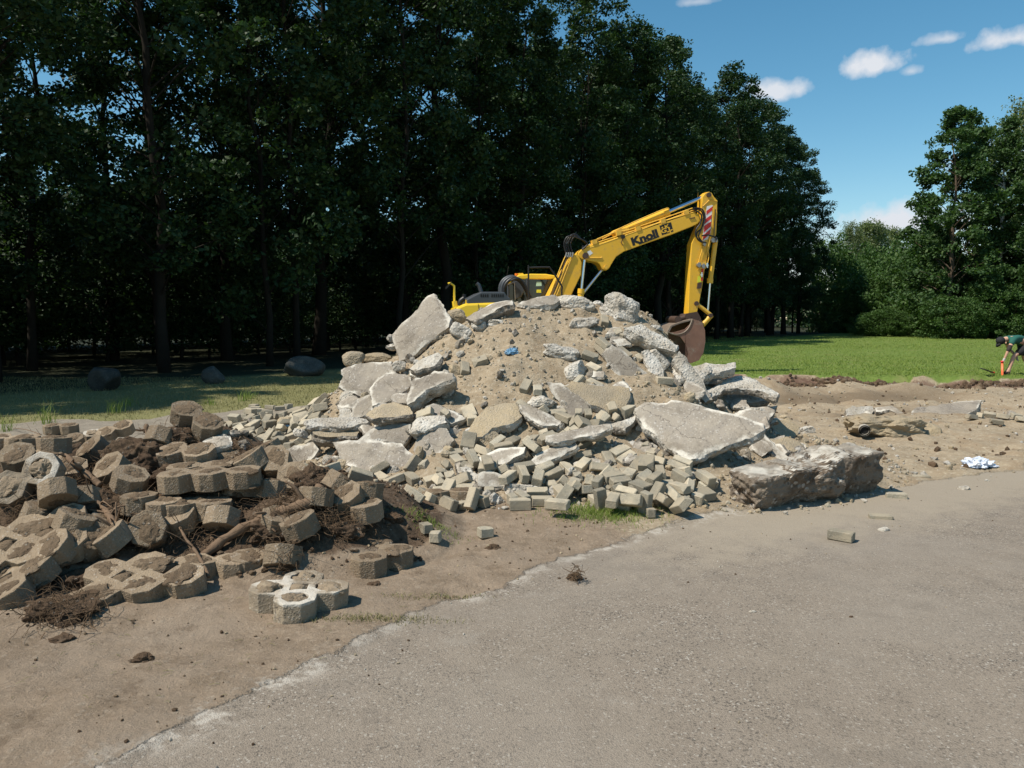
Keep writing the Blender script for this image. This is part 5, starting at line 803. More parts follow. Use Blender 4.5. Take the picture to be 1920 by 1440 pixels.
GP = [ # px, py, kind, yaw, pitch(x), roll(y), up, label
 (551,1142,'four',-38,0,2,0,'white rimmed grid paver lying alone on the dirt in the foreground','w'),
 (690,1046,'four',-40,0,0,0,'flat brown grid paver lying second nearest on the dirt right of the root heap',''),
 (240,1115,'five',18,14,-6,0,'long grid paver tilted on its edge at the front of the root heap',''),
 (322,1090,'two',10,-4,0,0,'low dark grid paver piece between the long tilted one and the split one',''),
 (388,1083,'two',14,2,3,0,'grid paver piece with a root dangling over its front',''),
 (455,1068,'one',30,6,0,0,'chipped paver octagon in front of the thick log',''),
 (527,1062,'one',20,-25,10,-.03,'half buried paver corner under the right end of the log',''),
 (385,955,'five',8,3,-2,.20,'wide grid paver on top of the stacked pair in the root heap',''),
 (372,985,'four',12,0,0,.07,'grid paver under the wide one of the stacked pair',''),
 (258,985,'one',10,0,0,.10,'octagon paver standing left of the stacked pair',''),
 (303,990,'one',-5,4,0,.08,'narrow paver piece between the octagon and the stacked pair',''),
 (275,1035,'one',25,62,-25,.09,'octagon paver tipped up showing its dark hollow below the stacked pair',''),
 (332,1012,'one',30,20,-20,.08,'tilted octagon paver right of the tipped up hollow one',''),
 (172,876,'one',10,50,-35,.10,'octagon paver balanced on edge beside the soil lump, upper one of two',''),
 (208,912,'one',35,40,-40,.08,'octagon paver on edge with a yellow scuff under the balanced one',''),
 (68,870,'two',6,-6,0,.10,'block paver at the far left behind the white edged ring',''),
 (14,866,'two',-4,4,0,.12,'paver block cut by the left border of the photo at heap top',''),
 (30,898,'one',0,70,10,.10,'upright paver end at the far left',''),
 (48,945,'two',25,58,-30,.10,'ring shaped paver stood upright at the far left','w'),
 (105,905,'two',-12,20,15,.05,'shadowed paver behind the upright ring',''),
 (50,1060,'full',24,26,-12,.06,'broad lattice paver leaning toward the road at lower left',''),
 (10,1125,'four',-14,22,-14,.02,'dark lattice paver at the left border below the broad lattice',''),
 (165,1018,'two',60,34,20,.06,'brown paver slab leaning in the middle gap of the root heap',''),
 (168,1048,'one',15,60,30,.05,'small dark paver under the leaning brown slab',''),
 (205,1045,'one',60,45,-30,.04,'paver corner right of the small dark one in the heap gap',''),
 (366,820,'two',-20,30,25,.05,'tilted hollow paver at the top of the root heap by the stump',''),
 (336,790,'one',20,10,20,.06,'paver behind the stump at the very top of the root heap',''),
 (112,816,'two',4,5,0,.04,'flat paver piece on the far crest of the root heap by the path',''),
 (172,833,'one',15,40,0,.05,'small white sided paver on the crest of the root heap','w'),
 (137,838,'one',-15,50,10,.02,'narrow paver end left of the small white sided one',''),
 (205,850,'one',40,55,0,.02,'paver tip poking from the crest soil',''),
 (347,900,'two',-10,18,0,.10,'soil covered paver above the stacked pair',''),
 (532,925,'two',-32,38,28,.12,'clean sided paver tilted up on the right part of the root heap',''),
 (632,937,'one',10,50,40,.05,'paver piece by the fallen stick right of the root heap',''),
 (648,962,'one',45,30,-30,.03,'dark paver below the fallen stick',''),
 (686,960,'one',20,-10,8,.10,'pale paver behind the brown block right of the heap',''),
 (684,990,'one',34,0,-6,.05,'brown octagon block right end of the root heap',''),
 (478,948,'two',8,-15,5,.07,'soil smeared paver above the log',''),
 (520,1010,'one',15,30,10,.02,'root covered paver beneath the log right half',''),
 (842,952,'two',6,-4,0,.03,'dark brown paver row sunk in the dirt before the big heap',''),
 (72,1000,'one',50,30,20,.05,'paver buried in roots at left centre of the heap',''),
 (425,905,'one',-30,20,30,.06,'paver in the dark hollow right of the soil lump',''),
 (590,960,'one',20,40,10,.04,'paver in the tangled roots right of the tilted clean one',''),

 (215,835,'two',35,20,-18,.16,'paver pair thrown on the soil mass above the balanced octagon',''),
 (300,870,'one',12,-35,20,.12,'paver block leaning on the right side of the root ball',''),
 (455,915,'two',-40,25,-20,.14,'dusty paver pair above the hollow right of the stacked pavers',''),
 (130,985,'two',70,-30,25,.14,'brown paver standing crosswise among the roots at left centre',''),
 (100,1085,'one',20,25,-30,.12,'single octagon between lattice pavers and long tilted one',''),
 (415,1010,'one',50,-20,30,.05,'shaded octagon under the left end of the log',''),
 (560,1020,'one',-20,30,-15,.06,'octagon block in the shade below the log right end',''),
 (240,945,'one',5,15,20,.12,'octagon block in shadow between root ball and standing octagon',''),
 (500,880,'one',30,30,-25,.08,'small paver at the rear of the root mat near the rubble heap',''),
]
GPO = []
for i, (px, py, kd, yaw, pi2, ro, up, lb, fl) in enumerate(GP):
    me, sm = gmesh(kd, i % 2, 'paver_white' if fl == 'w' else 'paver_brown'); g = hit(px, py+(8 if up == 0 else 0))
    pi2 = pi2*(.45 if i % 3 else -.4) if (pi2 > 28 and px not in (275, 48, 532)) else pi2
    root = link('grid_paver', me, None, (g.x, g.y+(.12 if up == 0 else .04), (min(ht1(g.x+a_, g.y+.12+b_) for a_ in (-.2,0,.2) for b_ in (-.15,0,.15))+.052 if up == 0 else ht1(g.x, g.y+.04)+.05+up*.75)), (R(pi2), R(ro), R(yaw)))
    tag(root, lb, 'paver', 'octagon grid pavers of the root heap'); link('soil_fill', sm, root); GPO.append(root)

# ------------------------------------------------------------------ soil lumps, stump, log, branches, roots
def soil_lump(px, py, w_, h_, seed, label, up=0, depth=None, name='soil_clod', cat='soil clod', sub=5):
    g = hit(px, py); s = g.y/1500; dm = (w_*s, depth or w_*s*.8, h_*s)
    me = rock_mesh(name, dm, seed, sub, 0, .30, mat='root_soil', fine=.09, smooth=False)
    return tag(link(name, me, None, (g.x, g.y+.02, g.z+up)), label, cat)
soil_lump(262, 885, 150, 120, 201, 'big dry root ball of brown soil at the top of the root heap', .02, name='root_ball', cat='root ball', sub=6)
soil_lump(325, 835, 110, 60, 202, 'soil mass heaped around the stump right of the root ball', .0)
soil_lump(350, 880, 130, 60, 203, 'dark soil mass shaded below the stump', -.03)
soil_lump(110, 860, 150, 50, 204, 'pale soil ridge on the left crest of the root heap', -.02)
soil_lump(535, 1065, 46, 44, 205, 'soil clod with fine roots behind the white rimmed paver', .03)
soil_lump(110, 1150, 140, 66, 206, 'wide fibrous soil clod at the front left of the root heap', -.01)
soil_lump(585, 910, 80, 60, 207, 'hairy root clump right of the clean tilted paver', .02)
soil_lump(520, 990, 110, 66, 208, 'root mat hanging below the log', -.02)
soil_lump(640, 1000, 70, 44, 209, 'crumbly clod left of the brown octagon block', -.01)
soil_lump(430, 870, 110, 50, 210, 'root mat behind the stacked pavers', .0)
soil_lump(180, 960, 150, 70, 211, 'tangled soil in the left centre of the root heap', -.02)
soil_lump(30, 1010, 120, 60, 221, 'dark soil between the ring paver and broad lattice at far left', -.01)
soil_lump(300, 950, 110, 50, 222, 'shaded soil behind the left octagon block', .0)
soil_lump(150, 1085, 90, 50, 223, 'dark soil in the gap left of the long tilted paver', -.02)
soil_lump(600, 945, 70, 50, 224, 'root tangle between the clean tilted paver and the fallen stick', .0)
soil_lump(735, 975, 40, 26, 212, 'dark clod right of the brown octagon block', .0)
soil_lump(112, 1203, 44, 18, 213, 'small clod on the dirt at lower left, nearer of two', .0, sub=4)
soil_lump(266, 1240, 46, 22, 214, 'flat mossy clod on the dirt left of the road edge', .0, sub=4)
soil_lump(1078, 1088, 28, 18, 215, 'dark root clod lying alone on the road', .01, sub=4)
soil_lump(925, 1030, 26, 12, 216, 'tiny clod below the squat brick piece', .0, sub=4)
soil_lump(700, 1098, 24, 12, 217, 'tiny clod between the two flat grid pavers and the road', .0, sub=4)
soil_lump(1862, 720, 34, 12, 218, 'dark lump on the sand bank left of the worker', .0, sub=4)
def at(px, py, up=.0, dy=0): g = hit(px, py); return Vector((g.x, g.y+dy, g.z+up))
def limb(name, label, cat, pts, r0, r1, seed, mat='root_bark', twigs=5, n=26, sides=9):
    rg = random.Random(seed); P = bez(pts, n); m = len(P); rad = [(r0+(r1-r0)*i/(m-1))*(1+.14*math.sin(i*1.7+seed)+rg.uniform(-.1,.1)) for i in range(m)]
    P = [p+Vector((rg.uniform(-1,1), rg.uniform(-1,1), rg.uniform(-1,1)))*r0*.12 for p in P]
    root = link(name, mesh_np(name, *tube(P, rad, sides), [MAT[mat]], smooth=True)); tag(root, label, cat)
    for k in range(twigs):
        i = rg.randrange(2, m-1); a = P[i]; d = Vector((rg.uniform(-1,1), rg.uniform(-.8,.4), rg.uniform(-.2,1))).normalized(); l = rg.uniform(.08, .22)
        q = bez([a, a+d*l*.5+Vector((0,0,.02)), a+d*l+Vector((rg.uniform(-.05,.05), 0, rg.uniform(-.04,.04)))], 6)
        link('twig', mesh_np('twig', *tube(q, [rad[i]*.45*(1-.7*j/len(q)) for j in range(len(q))], 5), [MAT[mat]], smooth=True), root)
limb('log', 'thick brown log slanting across the right half of the root heap', 'log', [at(380,1052,.03), at(430,1025,.07), at(490,1003,.10), at(545,985,.11), at(585,972,.12), at(602,958,.16)], .030, .040, 3)
limb('branch', 'rough branch from the upper left down to the octagon on edge', 'branch', [at(98,858,.14), at(125,895,.16), at(160,925,.15), at(190,942,.12)], .017, .022, 4)
limb('branch', 'pale thin branch curving through the left centre of the heap', 'branch', [at(98,925,.16), at(125,950,.17), at(165,968,.14), at(195,988,.13), at(230,1032,.10)], .008, .020, 5)
limb('branch', 'dark thick root bending down between the lattice and the tipped octagon', 'branch', [at(195,985,.12), at(212,1010,.12), at(232,1038,.07)], .020, .024, 6)
limb('branch', 'short stick by the left foot slabs of the rubble heap', 'branch', [at(602,895,.05), at(620,880,.08), at(634,865,.10)], .016, .019, 7, twigs=1)
limb('branch', 'fallen stick with torn pale end right of the root heap', 'branch', [at(618,912,.06), at(640,935,.06), at(662,955,.05)], .012, .015, 8, twigs=2)
limb('branch', 'twig lying over the stacked pavers front', 'branch', [at(335,1020,.14), at(350,1050,.14), at(372,1075,.12), at(392,1100,.06)], .007, .012, 9, twigs=3)
limb('branch', 'thin twig reaching left above the path behind the heap', 'branch', [at(25,808,.04), at(50,815,.07), at(78,822,.05)], .004, .006, 10, twigs=3)
# stump
g = at(275, 812, .04); root = empty('stump', g)
link('stump_core', mesh_np('stump_core', *tube([(0,0,-.12),(0,0,0),(.005,0,.05),(0,.0,.09)], [.05,.042,.036,.020], 9), [MAT['root_bark']], smooth=True), root)
rg = random.Random(8)
for k in range(11):
    an = k*.6+rg.uniform(-.2,.2); l = rg.uniform(.10,.24); d = Vector((math.cos(an), math.sin(an)*.8, rg.uniform(-.5,.75)))
    q = bez([Vector((0,0,.02)), d*l*.5, d*l+Vector((0,0,rg.uniform(-.08,.06)))], 8); link('root', mesh_np('root', *tube(q, [.018*(1-.75*j/len(q)) for j in range(len(q))], 6), [MAT['root_bark']], smooth=True), root)
tag(root, 'forked stump with root stubs on the crest of the root heap', 'stump')
# fine roots
def fine_roots():
    rg = random.Random(12); parts = []
    foci = [(262,885,90,60),(330,850,70,40),(585,905,50,40),(520,990,60,40),(440,870,80,30),(180,960,90,50),(120,1150,80,35),(60,985,60,40),(535,1060,22,20),(400,930,70,40),(470,900,80,40),(350,1000,60,40),(560,960,60,30),(130,930,70,40),(640,985,50,25),(1078,1088,10,6)]
    for fx, fy, sx, sy in foci:
        for k in range(int(28+sx*3.0)):
            px, py = rg.gauss(fx, sx*.5), rg.gauss(fy, sy*.5); a = at(px, py, rg.uniform(0, .09), -.03)
            l = rg.uniform(.03, .17)*(1 if sx > 15 else .4); d = Vector((rg.uniform(-1,1), rg.uniform(-.9,.3), rg.uniform(-.5,.9))).normalized(); q = [a]; n = 6; r = rg.uniform(.0011, .0034)
            for i in range(n):
                d = (d+Vector((rg.uniform(-1,1), rg.uniform(-1,1), rg.uniform(-1,.6)))*.55).normalized(); q.append(q[-1]+d*l/n*1.4)
            parts.append(tube(q, [r*(1-.6*i/n) for i in range(n+1)], 3, False))
    o = link('fine_roots', mesh_np('fine_roots', *join(parts), [MAT['fine_root']], smooth=True)); tag(o, 'mass of fine hairy roots matted over the front left heap', 'roots', kind='stuff')
fine_roots()

# ------------------------------------------------------------------ gravel and crumbs
rgx = random.Random(71)
def pebbles(name, label, pts, sizes, mats, seed, kind='stuff', mi=None):
    rg = np.random.default_rng(seed); n = len(pts); bv, bf = ico(1); m = len(bv)
    V = bv[None]*rg.uniform(.55, 1.15, (n, m, 1)); V = V*(rg.uniform(.55, 1.2, (n, 1, 3)))*np.asarray(sizes)[:, None, None]
    an = rg.uniform(0, 6.28, n); c, s = np.cos(an), np.sin(an); x = V[..., 0]*c[:, None]-V[..., 1]*s[:, None]; y = V[..., 0]*s[:, None]+V[..., 1]*c[:, None]
    V = np.stack([x, y, V[..., 2]], -1)+np.asarray(pts)[:, None]
    F = bf[None]+(np.arange(n)*m)[:, None, None]
    o = link(name, mesh_np(name, V.reshape(-1, 3), F.reshape(-1, 3), [MAT[k] for k in mats], None if mi is None else np.repeat(mi, len(bf)))); tag(o, label, 'gravel', kind=kind); return o
rg = np.random.default_rng(3)
def zpts(x, y, s): return np.stack([x, y, HT(x, y)+s*.25], -1)
n = 15000; x = rg.uniform(-3.9, 4.4, n); y = rg.uniform(6.4, 12, n); k = heap_h(x, y) > -.01; x, y = x[k], y[k]; s = .006+.030*rg.random(len(x))**3.5
pebbles('rubble_crumbs', 'pale crumbs and stones strewn over the soil of the big heap', zpts(x, y, s), s, ['broken','ochre_stone','brick_grey'], 1, mi=rg.choice([0,1,1,2], len(x)))
n = 5200; d = rg.uniform(2.6, 9.5, n)**1.0; x = (rg.uniform(-.72, .72, n))*d; y = d; k = (y < border_y(x)); k &= (rg.random(n) < np.where(k, .33*(.3+sstep(1.6,.1,border_y(x)-y)*2), 1.0)) | ~k; x, y = x[k], y[k]; s = .0022+.008*rg.random(len(x))**5
pebbles('gravel', 'scattered grit and small stones over the dirt and road', zpts(x, y, s), s, ['broken','ochre_stone','root_soil'], 2, mi=rg.choice([0,1,2], len(x), p=[.25,.4,.35]))
n = 5200; x = rg.uniform(2.5, 16, n); y = rg.uniform(8, 21.5, n); k = y < grass_y(x)-.3; x, y = x[k], y[k]; s = .008+.045*rg.random(len(x))**4
pebbles('sand_stones', 'stones and clods scattered over the dug sand right of the heap', zpts(x, y, s), s, ['broken','ochre_stone','root_soil'], 6, mi=rg.choice([0,1,2], len(x), p=[.3,.4,.3]))
n = 11000; x = rg.uniform(-6, -.6, n); y = rg.uniform(3.6, 8.2, n); k = brown_h(x, y) > .015; x, y = x[k], y[k]; s = .004+.022*rg.random(len(x))**3
pebbles('soil_crumbs', 'brown soil crumbs littering the root heap', zpts(x, y, s), s, ['root_soil','top_soil'], 12, mi=rg.choice([0,1], len(x)))
n = 2600; x = rg.uniform(-3.6, .8, n); y = rg.uniform(2.7, 7.2, n); k = (y > border_y(x)+.05) & (fbm(P3(x, y), 1.5, 3, 91) > -.05); x, y = x[k], y[k]; s = .0025+.012*rg.random(len(x))**4
pebbles('dirt_crumbs', 'small clods and crumbs on the trodden dirt before the root heap', zpts(x, y, s), s, ['root_soil','top_soil','ochre_stone'], 13, mi=rg.choice([0,1,2], len(x), p=[.4,.4,.2]))
parts = []
for k in range(90):
    px, py = rgx.uniform(20, 900), rgx.uniform(1120, 1330); gx_, gy_ = ground_px(px, py)
    if gy_ < border_y(gx_): continue
    a_ = rgx.uniform(0, 3.1); l_ = rgx.uniform(.012, .05); z_ = ht1(gx_, gy_)+.006
    parts.append(tube([(gx_, gy_, z_), (gx_+math.cos(a_)*l_*.5, gy_+math.sin(a_)*l_*.5, z_+.005), (gx_+math.cos(a_)*l_, gy_+math.sin(a_)*l_, z_)], .0011, 3, False))
tag(link('straw', mesh_np('straw', *join(parts), [MAT['grass_dry']])), 'bits of straw and rootlet on the trodden dirt', 'straw', kind='stuff')
# medium fragments one can count
FM = [rock_mesh('frag', (.11, .09, .065), 300+i, 3, 7, .1, mat=('broken','ochre_stone','broken_dark')[i % 3]) for i in range(6)]
FZ = [('concrete fragment caught between the slabs on the left half of the heap', [(650,700),(830,640),(880,620),(900,700),(850,860),(640,900),(600,880)], 90),
      ('concrete fragment lying on the soil in the middle of the heap', [(900,610),(1160,600),(1240,650),(1230,740),(900,900)], 30),
      ('concrete fragment among the front foot pavers of the heap', [(780,900),(900,820),(1200,810),(1360,890),(1330,950),(820,950)], 85),
      ('concrete fragment at the right end of the heap', [(1240,640),(1330,700),(1520,800),(1560,850),(1400,860),(1250,740)], 46),
      ('concrete fragment at the left tip of the heap by the path', [(380,800),(470,760),(560,850),(440,840)], 18)]
rgp = random.Random(44)
for lb, P, n in FZ:
    k = 0
    while k < n:
        px, py = rgp.uniform(min(p[0] for p in P), max(p[0] for p in P)), rgp.uniform(min(p[1] for p in P), max(p[1] for p in P))
        if not in_poly(px, py, P): continue
        k += 1; g = hit(px, py); sc = rgp.uniform(.4, 1.3)*(1.25 if 'left half' in lb or 'right end' in lb else 1); zz = float(HT(np.array([g.x]), np.array([g.y-.02]))[0]); o = link('fragment', FM[rgp.randrange(6)], None, (g.x, g.y-.02, zz+.02*sc), (rgp.uniform(0,6), rgp.uniform(0,6), rgp.uniform(0,6))); o.scale = (sc,)*3
        tag(o, lb, 'fragment', lb.replace('concrete fragment', 'fragments'))
# crumpled sheets
def crumple(px, py, wpx, hpx, seed, mat, label, name='plastic_sheet'):
    g = hit(px, py); s = g.y/1500; v, f = ico(5); v = v*np.array([wpx*s/2, wpx*s*.35, hpx*s/2]); v = v*(1+.5*vnoise(v*28+seed, seed)+.35*np.abs(vnoise(v*55, seed)))[:, None]; v[:, 2] = np.maximum(v[:, 2], -.01)
    tag(link(name, mesh_np(name, v, f, [MAT[mat]]), None, (g.x, g.y, g.z+.01)), label, 'plastic sheet')
crumple(1832, 874, 52, 24, 5, 'plastic_sheet', 'crumpled white plastic sheet lying on the dusty road at right'); crumple(960, 664, 26, 16, 6, 'plastic_blue', 'blue plastic scrap in the soil slide of the heap', 'plastic_scrap'); crumple(533, 800, 20, 8, 7, 'plastic_blue', 'blue plastic scrap in the left paver fan', 'plastic_scrap')

# ------------------------------------------------------------------ excavator (machine faces right, boom plane turned 8 degrees away)
AZ = R(8); EXX, EXY = ground_px(1050, 699.4); EX0 = Vector((EXX, EXY, 0)); eu = Vector((math.cos(AZ), math.sin(AZ), 0)); ew = Vector((math.sin(AZ), -math.cos(AZ), 0))
def EP(px, py, w=0.0):
    """photo point -> machine coordinates (along, lateral toward the viewer, up) on the lateral plane w"""
    d = pxdir(px, py); o = Vector((0, 0, CAM_Z)); p0 = EX0+ew*w; t = (p0-o).dot(ew)/d.dot(ew); q = o+d*t-EX0
    return Vector((q.dot(eu), -w, q.z))
def c5(*a): return [(820+x/3.4286, 340+y/3.4286) for x, y in a]
EXC = empty('excavator', (EX0.x, EX0.y, ht1(EX0.x, EX0.y)), (0, 0, AZ)); zoff = ht1(EX0.x, EX0.y)
tag(EXC, 'yellow excavator behind the rubble heap with its boom reaching right and bucket lowered', 'excavator')
def Z(v): v = np.array(v, float); v[:, 2] -= zoff; return v
def emesh(name, parts, mat, parent=EXC, smooth=False, bev=0):
    v, f = join(parts) if isinstance(parts, list) else parts
    me = mesh_np(name, Z(v), f, [MAT[mat]], None, smooth)
    bm = bmesh.new(); bm.from_mesh(me); bmesh.ops.recalc_face_normals(bm, faces=bm.faces)
    if bev: bmesh.ops.bevel(bm, geom=[e for e in bm.edges if len(e.link_faces) == 2 and e.calc_face_angle(0) > .5], offset=bev, segments=2, affect='EDGES', profile=.5)
    if smooth:
        for e in bm.edges:
            if len(e.link_faces) == 2 and e.calc_face_angle(0) > .8: e.smooth = False
    bm.to_mesh(me); bm.free(); return link(name, me, parent)
def prism(poly, w0, w1, wref=None):
    """side outline in photo points, extruded across the machine from w0 to w1 (outline true on plane wref)"""
    wr = w1 if wref is None else wref; P = [EP(x, y, wr) for x, y in poly]; n = len(P)
    V = [(p.x, -w0, p.z) for p in P]+[(p.x, -w1, p.z) for p in P]
    bm = bmesh.new(); vs = [bm.verts.new(v) for v in V]
    fa = bm.faces.new(vs[:n]); fb = bm.faces.new(vs[n:][::-1])
    for i in range(n): bm.faces.new((vs[(i+1) % n], vs[i], vs[n+i], vs[n+(i+1) % n]))
    bmesh.ops.triangulate(bm, faces=[fa, fb]); bm.verts.index_update()
    T = [[v.index for v in f.verts] for f in bm.faces if len(f.verts) == 3]; Q = [[v.index for v in f.verts] for f in bm.faces if len(f.verts) == 4]; bm.free()
    return np.array(V), [np.array(T), np.array(Q)]
def etube(pts, r, w, sides=10, n=None):
    P = [EP(x, y, w) for x, y in pts]; return tube(bez(P, n) if n else P, r, sides)
def cyl_lat(px, py, r, w0, w1, sides=18):
    a = EP(px, py, w1); return tube([(a.x, -w0, a.z), (a.x, -w1, a.z)], r, sides)
# boom, upper section
up = c5((905,460),(925,440),(1000,404),(1060,392),(1200,345),(1350,300),(1500,250),(1650,200),(1685,212),(1695,250),(1672,275),(1640,290),(1500,345),(1350,397),(1200,452),(1150,485),(1122,520),(1105,560),(1085,574),(1062,566),(1045,535),(1025,520),(980,512),(925,500),(908,485))
boom = emesh('boom', prism(up, -.25, .25), 'yellow', bev=.02)
lo = c5((900,462),(930,520),(925,600),(860,735),(760,930),(640,930),(715,735),(770,625),(822,560),(872,478))
boom2 = emesh('boom_base', prism(lo, -.28, .28), 'yellow', bev=.02)
emesh('pin', [cyl_lat(*c5((955,477))[0], .085, -.34, .34)], 'pin_dark', boom, True)
emesh('pin', [cyl_lat(*c5((1085,552))[0], .055, -.30, .29)], 'yellow_worn', boom, True)
emesh('pin', [cyl_lat(*c5((1748,86))[0], .07, -.22, .24)], 'pin_dark', boom, True)
emesh('weld_rib', [etube(c5((972,492),(1052,492),(1058,487)), .014, .26)], 'yellow_worn', boom)
emesh('weld_rib', [etube(c5((1620,240),(1656,232)), .014, .26)], 'pin_dark', boom)
# cylinders beside and under the boom
for (a, b_, wd) in (((945,505),(905,900),.40), ((1060,565),(880,790),.0)):
    A0, B0 = EP(*c5(a)[0], wd), EP(*c5(b_)[0], wd); m = A0.lerp(B0, .47 if wd else .78); m2 = A0.lerp(B0, .60 if wd else .80)
    c = emesh('lift_cylinder', [tube([m, B0], .085, 16), tube([m-(B0-A0)*.0, m.lerp(B0, .15)], .10, 16)], 'yellow', EXC, True)
    emesh('piston_rod', [tube([A0, m], .042, 12)], 'chrome', c, True)
A0, B0, C0 = [EP(*p, .0) for p in c5((1130,345),(1485,197),(1740,88))]
c = emesh('stick_cylinder', [tube([A0, B0], .115, 20), tube([B0-(B0-A0).normalized()*.16, B0], .13, 20)], 'yellow', EXC, True); c['label'] = 'thick yellow cylinder barrel lying along the boom top'
emesh('piston_rod', [tube([B0, C0], .055, 14)], 'chrome', c, True)
emesh('rod_eye', [cyl_lat(*c5((1730,92))[0], .10, -.1, .1)], 'yellow', c, True)
# feed pipes along the boom
for k, (pts, w_) in enumerate([([(1000,395),(1180,300),(1450,182),(1490,180)], .14), ([(960,415),(1100,370),(1300,305),(1500,240),(1660,180)], .2), ([(1010,380),(1130,330),(1230,312),(1480,228),(1640,172)], .16), ([(970,430),(1080,395),(1290,318),(1470,252),(1680,190)], .24), ([(1060,372),(1170,318),(1290,292)], .1)]):
    emesh('hydraulic_pipe', [etube(c5(*pts), .017, w_, 8, 16)], 'yellow_worn', boom, True)
for a in ((1010,388),(1165,332),(1290,302),(1450,255),(1600,200)):
    x, y = a; emesh('pipe_clamp', prism(c5((x-14,y-10),(x+16,y-18),(x+20,y+10),(x-10,y+18)), .05, .27), 'yellow_worn', boom)
emesh('bracket', prism(c5((1130,338),(1165,305),(1230,300),(1240,330),(1190,345)), -.16, .16), 'yellow_worn', boom)
emesh('work_lamp', prism(c5((1185,345),(1205,343),(1208,364),(1188,368)), .26, .36), 'black_paint', boom)
emesh('lamp_bracket', [etube(c5((1195,365),(1182,392),(1192,412)), .014, .28)], 'pin_dark', boom)
# lower boom pipes and hoses
for k, dx in enumerate((0, 16, 30, 46)):
    emesh('hydraulic_pipe', [etube(c5((828+dx*.9,470+dx*.2),(790+dx,560),(735+dx,700),(715+dx,745)), .018, .30, 8, 12)], 'yellow_worn' if k != 1 else 'pin_dark', boom2, True)
    emesh('hose_fitting', [etube(c5((832+dx*.9,458),(824+dx*.9,488)), .028, .30)], 'steel', boom2, True)
for k, (x0, pk) in enumerate([(826,(845,352)), (838,(868,342)), (852,(880,338)), (868,(890,350))]):
    emesh('hydraulic_hose', [etube(c5((x0,460),(x0-12,400),pk,(925,372),(965,402+3*k),(930,440-8*k)), .022, .26-.05*k, 8, 24)], 'black_rubber', boom2, True)
# stick
st = c5((1745,66),(1765,74),(1780,100),(1802,124),(1796,200),(1792,345),(1765,372),(1738,480),(1718,575),(1700,700),(1682,790),(1665,872),(1612,858),(1616,740),(1622,600),(1634,402),(1662,330),(1700,240),(1705,160),(1703,100),(1722,76))
stick = emesh('stick', prism(st, -.19, .19), 'yellow', bev=.018)
emesh('weld_rib', [etube(c5((1708,160),(1752,118),(1800,128)), .012, .20)], 'yellow_worn', stick)
# red and white warning strip
sp = c5((1733,160),(1770,152),(1760,245),(1757,330),(1738,372),(1705,384),(1712,300),(1722,240))
emesh('warning_strip', prism(sp, .195, .200), 'white_paint', stick)
for (a, b_, c_, d_) in [((1731,190),(1770,160),(1768,186),(1730,216)), ((1722,244),(1763,214),(1760,240),(1718,276)), ((1716,286),(1759,258),(1758,290),(1712,330)), ((1710,345),(1757,305),(1752,338),(1706,380))]:
    emesh('red_stripe', prism(c5(a, b_, c_, d_), .201, .205), 'red_paint', stick)
# bucket cylinder and linkage
A0, B0, C0 = [EP(*p, .1) for p in c5((1782,215),(1752,655),(1738,835))]
c = emesh('bucket_cylinder', [tube([EP(*c5((1788,380))[0], .1), B0], .07, 16), tube([B0+(A0-B0)*.07, B0], .088, 16)], 'yellow', EXC, True)
emesh('piston_rod', [tube([B0, C0], .032, 12)], 'chrome', c, True)
emesh('link_bar', [tube([EP(*c5((1665,785))[0], .12), EP(*c5((1760,862))[0], .12)], .06, 10)], 'yellow_worn', EXC, True)
emesh('link_bar', [tube([EP(*c5((1762,860))[0], .12), EP(*c5((1705,925))[0], .12)], .075, 10)], 'yellow_worn', EXC, True)
emesh('pin', [cyl_lat(*c5((1668,785))[0], .065, -.2, .24)], 'pin_dark', stick, True); emesh('pin', [cyl_lat(*c5((1760,862))[0], .06, -.2, .24)], 'pin_dark', stick, True)
# stick hoses and valves
for k, pts in enumerate([[(1640,180),(1690,185),(1712,230),(1700,300),(1668,330),(1672,370),(1700,392)], [(1650,170),(1702,180),(1722,235),(1700,300),(1680,350),(1695,380),(1716,400)], [(1660,188),(1696,215),(1690,270),(1664,310),(1662,350),(1690,385),(1730,395)], [(1700,350),(1740,345),(1790,362),(1792,380)]]):
    emesh('hydraulic_hose', [etube(c5(*pts), .022, .27+.02*k, 8, 24)], 'black_rubber', stick, True)
for pts in ([(1788,180),(1780,300),(1778,390)], [(1775,170),(1765,300),(1740,430),(1728,470)], [(1715,400),(1690,480),(1680,520)], [(1735,420),(1745,480),(1735,540)]):
    emesh('hydraulic_pipe', [etube(c5(*pts), .014, .225, 8, 10)], 'yellow_worn' if pts[0][0] < 1780 else 'black_rubber', stick, True)
for (x, y, r, m) in [(1775,378,.06,'steel'), (1792,376,.05,'steel'), (1718,402,.045,'steel'), (1684,538,.06,'steel'), (1712,545,.055,'steel'), (1735,540,.04,'chrome'), (1700,600,.035,'chrome')]:
    emesh('valve', [cyl_lat(*c5((x, y))[0], r, .20, .32, 10), etube(c5((x,y-16),(x,y+16)), r*.6, .27)], m, stick, True)
emesh('valve_block', prism(c5((1675,520),(1730,515),(1728,560),(1678,566)), .195, .26), 'yellow_worn', stick)
emesh('decal', prism(c5((1674,610),(1702,606),(1700,644),(1672,650)), .196, .204), 'sticker_yellow', stick)
emesh('decal', prism(c5((1700,555),(1712,556),(1706,640),(1694,640)), .206, .212), 'red_paint', stick)
emesh('bracket', prism(c5((1674,655),(1702,650),(1698,688),(1670,690)), .196, .23), 'pin_dark', stick)
